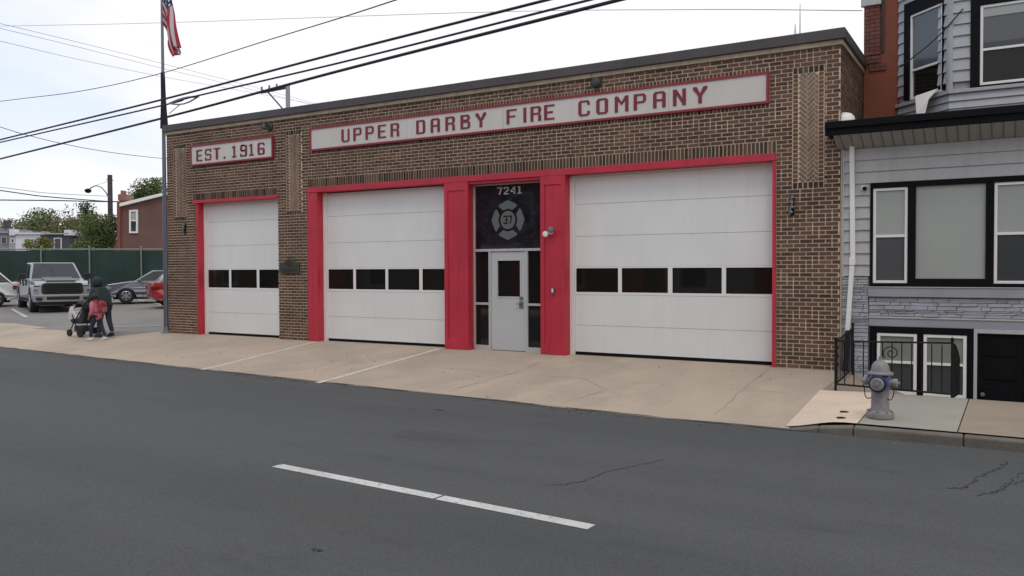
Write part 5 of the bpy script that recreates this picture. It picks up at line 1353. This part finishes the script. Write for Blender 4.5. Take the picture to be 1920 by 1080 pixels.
# stroller
ps = pa+Vector((cos(RW), sin(RW), 0))*.92; ps.z = drive_z(ps.x, ps.y)
so_ = empty('stroller', tuple(ps), RW, label='dark folding baby stroller with white blanket pushed along the sidewalk', cat='stroller')
for x, y, r in ((.30, .20, .10), (.30, -.20, .10), (-.22, .25, .125), (-.22, -.25, .125)):
    g = MB(); g.lathe([(r*.6, -.025), (r*.95, -.025), (r, 0), (r*.95, .025), (r*.6, .025)], (0, 0, 0), 'y', 18); w_ = g.build('wheel', M['tyre'], so_, loc=(x, y, r))
    g = MB(); g.lathe([(r*.62, -.015), (r*.62, .015)], (0, 0, 0), 'y', 14); g.build('hub', M['metal'], w_)
for s_ in (1, -1):
    g = MB(); g.tube([(.30, s_*.20, .12), (.05, s_*.23, .42), (-.25, s_*.24, .74), (-.48, s_*.22, 1.00)], .014, 8); g.tube([(-.22, s_*.25, .13), (.0, s_*.24, .36), (.14, s_*.23, .62)], .014, 8); g.build('frame_tube', M['iron'], so_)
g = MB(); g.tube([(-.48, -.23, 1.00), (-.49, 0, 1.01), (-.48, .23, 1.00)], .018, 8); g.build('handlebar', M['rubber'], so_)
g = MB(); g.prism([(-.20, .36), (.22, .36), (.30, .44), (.26, .50), (-.06, .50), (-.26, .86), (-.32, .84), (-.24, .44)], -.19, .19, 'y'); g.build('seat', M['stroll'], so_, bevel=.03, seg=2)
g = MB()
for i in range(9):
    for j in range(7):
        pass
P = []
for i in range(11):
    a = radians(20+150*i/10)
    for j in range(9):
        y = -.21+.42*j/8; r = .30*(1-.25*(abs(y)/.21)**3); P.append((-.12+r*cos(a)*.95, y, .72+r*sin(a)*.95))
g.v = P
for i in range(10):
    for j in range(8): g.f.append((i*9+j, i*9+j+1, (i+1)*9+j+1, (i+1)*9+j)); g.m.append(0); g.sm.append(True)
o = g.build('canopy', M['stroll'], so_, fix=False); q = o.modifiers.new('t', 'SOLIDIFY'); q.thickness = .02
g = MB(); g.prism([(.02, .50), (.36, .42), (.42, .60), (.36, .80), (.26, .86), (.20, .70), (.05, .58)], -.17, .17, 'y'); g.build('blanket', M['blanket'], so_, bevel=.04, seg=3)
g = MB(); g.box(-.22, .16, -.17, .17, .14, .30); g.build('basket', M['stroll'], so_, bevel=.03)

# ------------------------------------------------------------------ far side of the lot: houses and trees
M['leaf_d'] = island_mat('leaf_dark', [(0.032, 0.061, 0.022), (0.058, 0.102, 0.031), (0.044, 0.074, 0.033), (0.080, 0.122, 0.046)], .8, 0)
M['leaf_m'] = island_mat('leaf_mid', [(0.080, 0.116, 0.039), (0.132, 0.170, 0.054), (0.102, 0.136, 0.061), (0.161, 0.190, 0.077)], .8, 0)
M['leaf_o'] = island_mat('leaf_olive', [(0.125, 0.116, 0.054), (0.175, 0.157, 0.077), (0.146, 0.130, 0.068), (0.102, 0.109, 0.046)], .8, 0)
M['leaf_y'] = island_mat('leaf_yellow', [(0.168, 0.180, 0.041), (0.232, 0.228, 0.068), (0.129, 0.156, 0.041)], .8, 0)
M['bark'] = mat('bark', (.07, .055, .045), .9, noise=.3, nscale=3)
def tree(name, u, vtop, vbase, wpx, s, leaf, label, n_=1500, cat='tree', seed=1, lobes=9, leafpx=1.5, trunk=True, flat=.9):
    """crown of leaf clumps in uneven lobes, with limbs; s metres ahead"""
    r_ = random.Random(seed); pb = at_depth(u, vbase, s); k = s/FPX; gz = pb.z
    base = (pb.x, pb.y, 0 if trunk else gz-.5); t = empty(name, base, label=label, cat=cat)
    Hh = (vbase-vtop)*k; Wd = wpx*k/2*1.22; cz = gz+Hh*.5-base[2]
    g = MB(); LB = []
    for q in range(lobes):
        a = r_.uniform(0, 2*pi); rr = r_.uniform(.15, .74); zz = r_.uniform(-.38, .40)
        LB.append((Wd*rr*cos(a), Wd*rr*sin(a), cz+Hh*zz*(1-.3*rr), r_.uniform(.36, .56)))
    LB.append((0, 0, cz+Hh*.16, .5)); ls = leafpx*k*1.15
    for q in range(int(n_*2.6)):
        cx_, cy_, cz_, lr = LB[q % len(LB)]
        while True:
            a = Vector((r_.gauss(0, 1), r_.gauss(0, 1), r_.gauss(0, 1)))
            if a.length > .01: break
        a = a.normalized()*(r_.random()**.5)*r_.choice((1, 1, 1, 1.15))
        c = Vector((cx_, cy_, cz_))+Vector((a.x*lr*Wd, a.y*lr*Wd, a.z*lr*Hh*flat))
        if c.z > gz-base[2]+Hh: continue
        if c.z < gz-base[2]-.3: continue
        n1 = Vector((r_.gauss(0, 1), r_.gauss(0, 1), r_.gauss(0, 1))).normalized(); n2 = n1.orthogonal().normalized(); n3 = n1.cross(n2); z_ = ls*r_.uniform(.7, 1.5)
        g.poly([c-n2*z_, c-n3*z_*.6, c+n2*z_, c+n3*z_*.6])
    g.build('crown', leaf, t, fix=False)
    g = MB(); z0 = 0
    g.tube([(0, 0, z0), (.02*Wd, 0, (cz)*.5+z0*.5), (0, .03*Wd, cz+Hh*.1)], [max(.12, Wd*.08), max(.09, Wd*.06), .05], 8)
    for q in LB[:6]: g.tube([(0, 0, cz-Hh*.25), ((q[0])*.6, q[1]*.6, (q[2]+cz)/2-Hh*.05), (q[0], q[1], q[2])], [Wd*.045, Wd*.03, .02], 6)
    g.build('trunk', M['bark'], t)
    return t
tree('leafy_tree', 86, 392, 474, 84, 96, M['leaf_m'], 'broad rounded green tree behind the white house', 2600, seed=2, lobes=12)
tree('leafy_tree', 26, 410, 474, 112, 104, M['leaf_o'], 'low brownish treetops behind the grey house at the left edge', 1700, seed=3, leafpx=1.3)
tree('leafy_tree', 153, 380, 474, 54, 90, M['leaf_d'], 'dark tall tree with gaps in its crown left of the street lamp', 1500, seed=14, lobes=11)
tree('leafy_tree', 134, 409, 474, 92, 84, M['leaf_o'], 'olive brown tree in front of the dark tall tree', 1700, seed=5)
tree('leafy_tree', 192, 402, 476, 66, 58, M['leaf_m'], 'bright green tree against the left end of the brick house', 2600, seed=6, lobes=12)
tree('leafy_tree', 170, 424, 476, 56, 60, M['leaf_m'], 'spreading green tree just above the fence below the street lamp', 1700, seed=16)
tree('leafy_shrub', 76, 446, 476, 44, 52, M['leaf_y'], 'yellow green shrub in front of the white house above the fence', 900, cat='shrub', seed=7)
tree('leafy_shrub', 152, 452, 478, 40, 50, M['leaf_m'], 'low green shrub over the fence right of the dark house', 700, cat='shrub', seed=8)
tree('leafy_tree', 283, 334, 395, 66, 92, M['leaf_m'], 'green tree rising behind the sloping roof of the brick house', 1800, seed=9)
tree('leafy_tree', 265, 356, 395, 40, 90, M['leaf_d'], 'small dark treetop behind the low end of the brick house roof', 500, seed=10)

# two storey brick house beyond the fence
sB = 56
def bp_(u, v, s=sB): return at_depth(u, v, s)
M['redwall'] = mat('far_brick', (.155, .082, .070), .9, noise=.16, nscale=.8)
M['redend'] = mat('far_brick_end', (.21, .07, .05), .9, noise=.1, nscale=.8)
bh = empty('brick_house', (bp_(262, 470).x, bp_(262, 470).y, 0), label='red brick house with white sloping roof edge beyond the green fence', cat='house')
R_ = Vector((rt.x, rt.y, 0)); Fh = FH
def fpoly(mb, pix, s, dep, m_=0):
    """outline facing the camera side, extruded back dep metres"""
    P = [at_depth(u, v, s) for u, v in pix]; i = len(mb.v); n_ = len(P)
    mb.v += [tuple(p) for p in P]+[tuple(p+Fh*dep) for p in P]
    mb.f.append(tuple(range(i, i+n_))); mb.f.append(tuple(range(i+2*n_-1, i+n_-1, -1)))
    for k in range(n_): mb.f.append((i+k, i+n_+k, i+n_+(k+1) % n_, i+(k+1) % n_))
    mb.m += [m_]*(n_+2); mb.sm += [False]*(n_+2)
g = Off(); fpoly(g, [(226, 384), (300, 368), (430, 340), (430, 560), (226, 560)], sB, 7.5); g.put('wall', M['redwall'], bh)
g = Off(); fpoly(g, [(219, 378), (225.5, 378), (225.5, 560), (219, 560)], sB-.15, 7.4); g.put('end_wall', M['redend'], bh)
g = Off(); fpoly(g, [(224, 381), (300, 362.5), (430, 334), (430, 340), (300, 368), (224, 387)], sB-.3, 8); rf = g.put('roof_edge', M['white'], bh)
g = Off(); fpoly(g, [(221, 364), (237, 364), (237, 376), (221, 376)], sB+1, 1.0); fpoly(g, [(226, 357), (231, 357), (231, 364), (226, 364)], sB+1.2, .5); fpoly(g, [(224, 376), (233, 376), (233, 386), (224, 386)], sB+1.1, .8); g.put('chimney', M['oldbrick_m'], bh)
g = Off()
for r_ in ([(242, 394), (258, 393), (258, 396), (242, 397)], [(242, 434), (258, 434), (258, 437), (242, 437)], [(242, 397), (245, 396.5), (245, 434), (242, 434)], [(255, 396), (258, 396), (258, 434), (255, 434)], [(245, 412.5), (255, 412.5), (255, 414.5), (245, 414.5)]): fpoly(g, r_, sB-.12, .14)
wf = g.put('window', M['white'], bh)
g = Off(); fpoly(g, [(245, 414.5), (255, 414.5), (255, 434), (245, 434)], sB-.04, .06); g.put('pane', M['glass'], wf)
g = Off(); fpoly(g, [(245, 396.7), (255, 396.3), (255, 412.5), (245, 412.5)], sB-.05, .06); g.put('pane', M['blind'], wf)

# row of small houses behind the trees
M['h_white'] = mat('far_white_wall', (.62, .62, .66), .8, noise=.05, nscale=.5)
M['h_grey'] = mat('far_grey_wall', (.22, .22, .25), .85, noise=.1, nscale=.5)
M['h_brown'] = mat('far_brown_wall', (.13, .085, .06), .85, noise=.15, nscale=.5)
M['h_dark'] = mat('far_dark_wall', (.06, .065, .075), .85, noise=.15, nscale=.5)
def far_house(name, s, wall, pts, wins, label, m_, caps=(), dep=6):
    c = at_depth(sum(p[0] for p in pts)/len(pts), 474, s); t = empty(name, (c.x, c.y, 0), label=label, cat='house')
    g = Off(); fpoly(g, pts, s, dep); g.put('wall', M[m_], t)
    for q, mm in caps: g = Off(); fpoly(g, q, s-.25, dep+.3 if max(p[0] for p in q)-min(p[0] for p in q) > 30 else .9); g.put('roof_edge', M[mm], t)
    for (u0, u1, v0, v1, fm) in wins:
        g = Off()
        e_ = 1.2
        for r_ in ((u0, u0+e_, v0, v1), (u1-e_, u1, v0, v1), (u0+e_, u1-e_, v0, v0+e_), (u0+e_, u1-e_, v1-e_, v1)): fpoly(g, [(r_[0], r_[2]), (r_[1], r_[2]), (r_[1], r_[3]), (r_[0], r_[3])], s-.1, .12)
        f_ = g.put('window', M[fm], t); g = Off(); fpoly(g, [(u0+e_, v0+e_), (u1-e_, v0+e_), (u1-e_, v1-e_), (u0+e_, v1-e_)], s-.04, .06); g.put('pane', M['glass_dim'], f_)
    return t
sH = 78
far_house('row_house', sH, None, [(-70, 426), (15, 428), (15, 560), (-70, 560)], [(2, 13, 444, 458, 'blind'), (-22, -10, 444, 458, 'blind')], 'mauve grey house with dark chimney at the left edge of the photo', 'h_grey', [([(-70, 433), (15.5, 434), (15.5, 437), (-70, 436)], 'band'), ([(6, 413), (10, 413), (10, 428), (6, 428)], 'h_dark')])
far_house('row_house', sH, None, [(16, 434), (29, 434), (29, 560), (16, 560)], [(20, 27, 447, 456, 'white')], 'narrow pale house between the grey and the white houses', 'band', [([(17, 429), (25, 430), (28, 438), (28, 441), (17, 441)], 'h_white')])
far_house('row_house', sH, None, [(29, 438.5), (76, 438.5), (76, 560), (29, 560)], [(46, 56, 448, 464, 'band')], 'plain white house above the green fence', 'h_white', [([(28, 436), (77, 436), (77, 439), (28, 439)], 'h_white'), ([(36, 432), (50, 432), (50, 436), (36, 436)], 'band')])
far_house('row_house', sH, None, [(76, 437), (87, 437), (87, 560), (76, 560)], [], 'narrow brown house between the white and the dark houses', 'h_brown', [([(77, 434), (84, 434), (84, 440), (77, 440)], 'blind')])
far_house('row_house', sH, None, [(87, 439), (129, 439), (129, 560), (87, 560)], [(101, 115, 446, 468, 'white')], 'dark charcoal house with one white framed window', 'h_dark', [([(86, 437), (129, 437), (129, 439.3), (86, 439.3)], 'blind'), ([(120, 431), (133, 431), (133, 441), (120, 441)], 'h_white')])
far_house('row_house', sH+1, None, [(129, 440), (145, 440), (145, 560), (129, 560)], [(134, 141, 448, 460, 'blind')], 'brown house with stepped white parapet right of the dark house', 'h_brown', [([(141, 434), (152, 434), (152, 438), (141, 438)], 'h_white'), ([(129, 440), (145, 440), (145, 442), (129, 442)], 'blind')])
far_house('row_house', sH+2, None, [(146, 444), (172, 444), (172, 560), (146, 560)], [], 'low house with broken white roofline half hidden by green trees', 'h_brown', [([(147, 443), (159, 443), (159, 447), (147, 447)], 'h_white'), ([(160, 438), (168, 438), (168, 442), (160, 442)], 'h_white'), ([(162, 444), (171, 444), (171, 448), (162, 448)], 'h_white')])

# ------------------------------------------------------------------ the other side of the street, behind the camera (seen only in reflections)
def opp(x0, x1, h, m_, label, dep=9, y=-20.5):
    t = empty('opposite_house', ((x0+x1)/2, y, 0), label=label, cat='house', group='row houses across the street')
    g = Off(); g.box(x0+.03, x1-.03, y-dep, y, -.3, h); g.put('wall', m_, t)
    g = Off(); g.box(x0, x1, y-.1, y+.35, h+.003, h+.3); g.box(x0+.5, x1-.5, y+.003, y+1.6, 2.7, 2.9); g.put('cornice', M['white'], t)
    for k in range(2):
        xa = x0+.8+k*(x1-x0-2.8); 
        for z0 in (.9, 4.0):
            if k == 1 and z0 < 2: 
                g = Off(); g.box(xa, xa+1.0, y+.003, y+.06, 0, 2.1); g.put('door', M['p_red'] if x0 % 2 else M['blackwood'], t); continue
            g = Off(); g.box(xa-.08, xa+1.28, y+.003, y+.05, z0-.08, z0+1.58); f_ = g.put('window', M['white'], t)
            g = Off(); g.box(xa, xa+1.2, y+.051, y+.06, z0, z0+1.5); g.put('pane', M['glass'], f_)
ms = [M['redwall'], M['terracotta'], M['h_grey'], M['redwall'], M['h_brown'], M['siding'], M['redwall'], M['h_dark'], M['terracotta'], M['redwall']]
for k in range(10):
    x0 = -44+6.1*k; opp(x0, x0+6.1, 6.6+(k*37 % 5)*.18, ms[k], 'two storey row house with porch roof across the street')
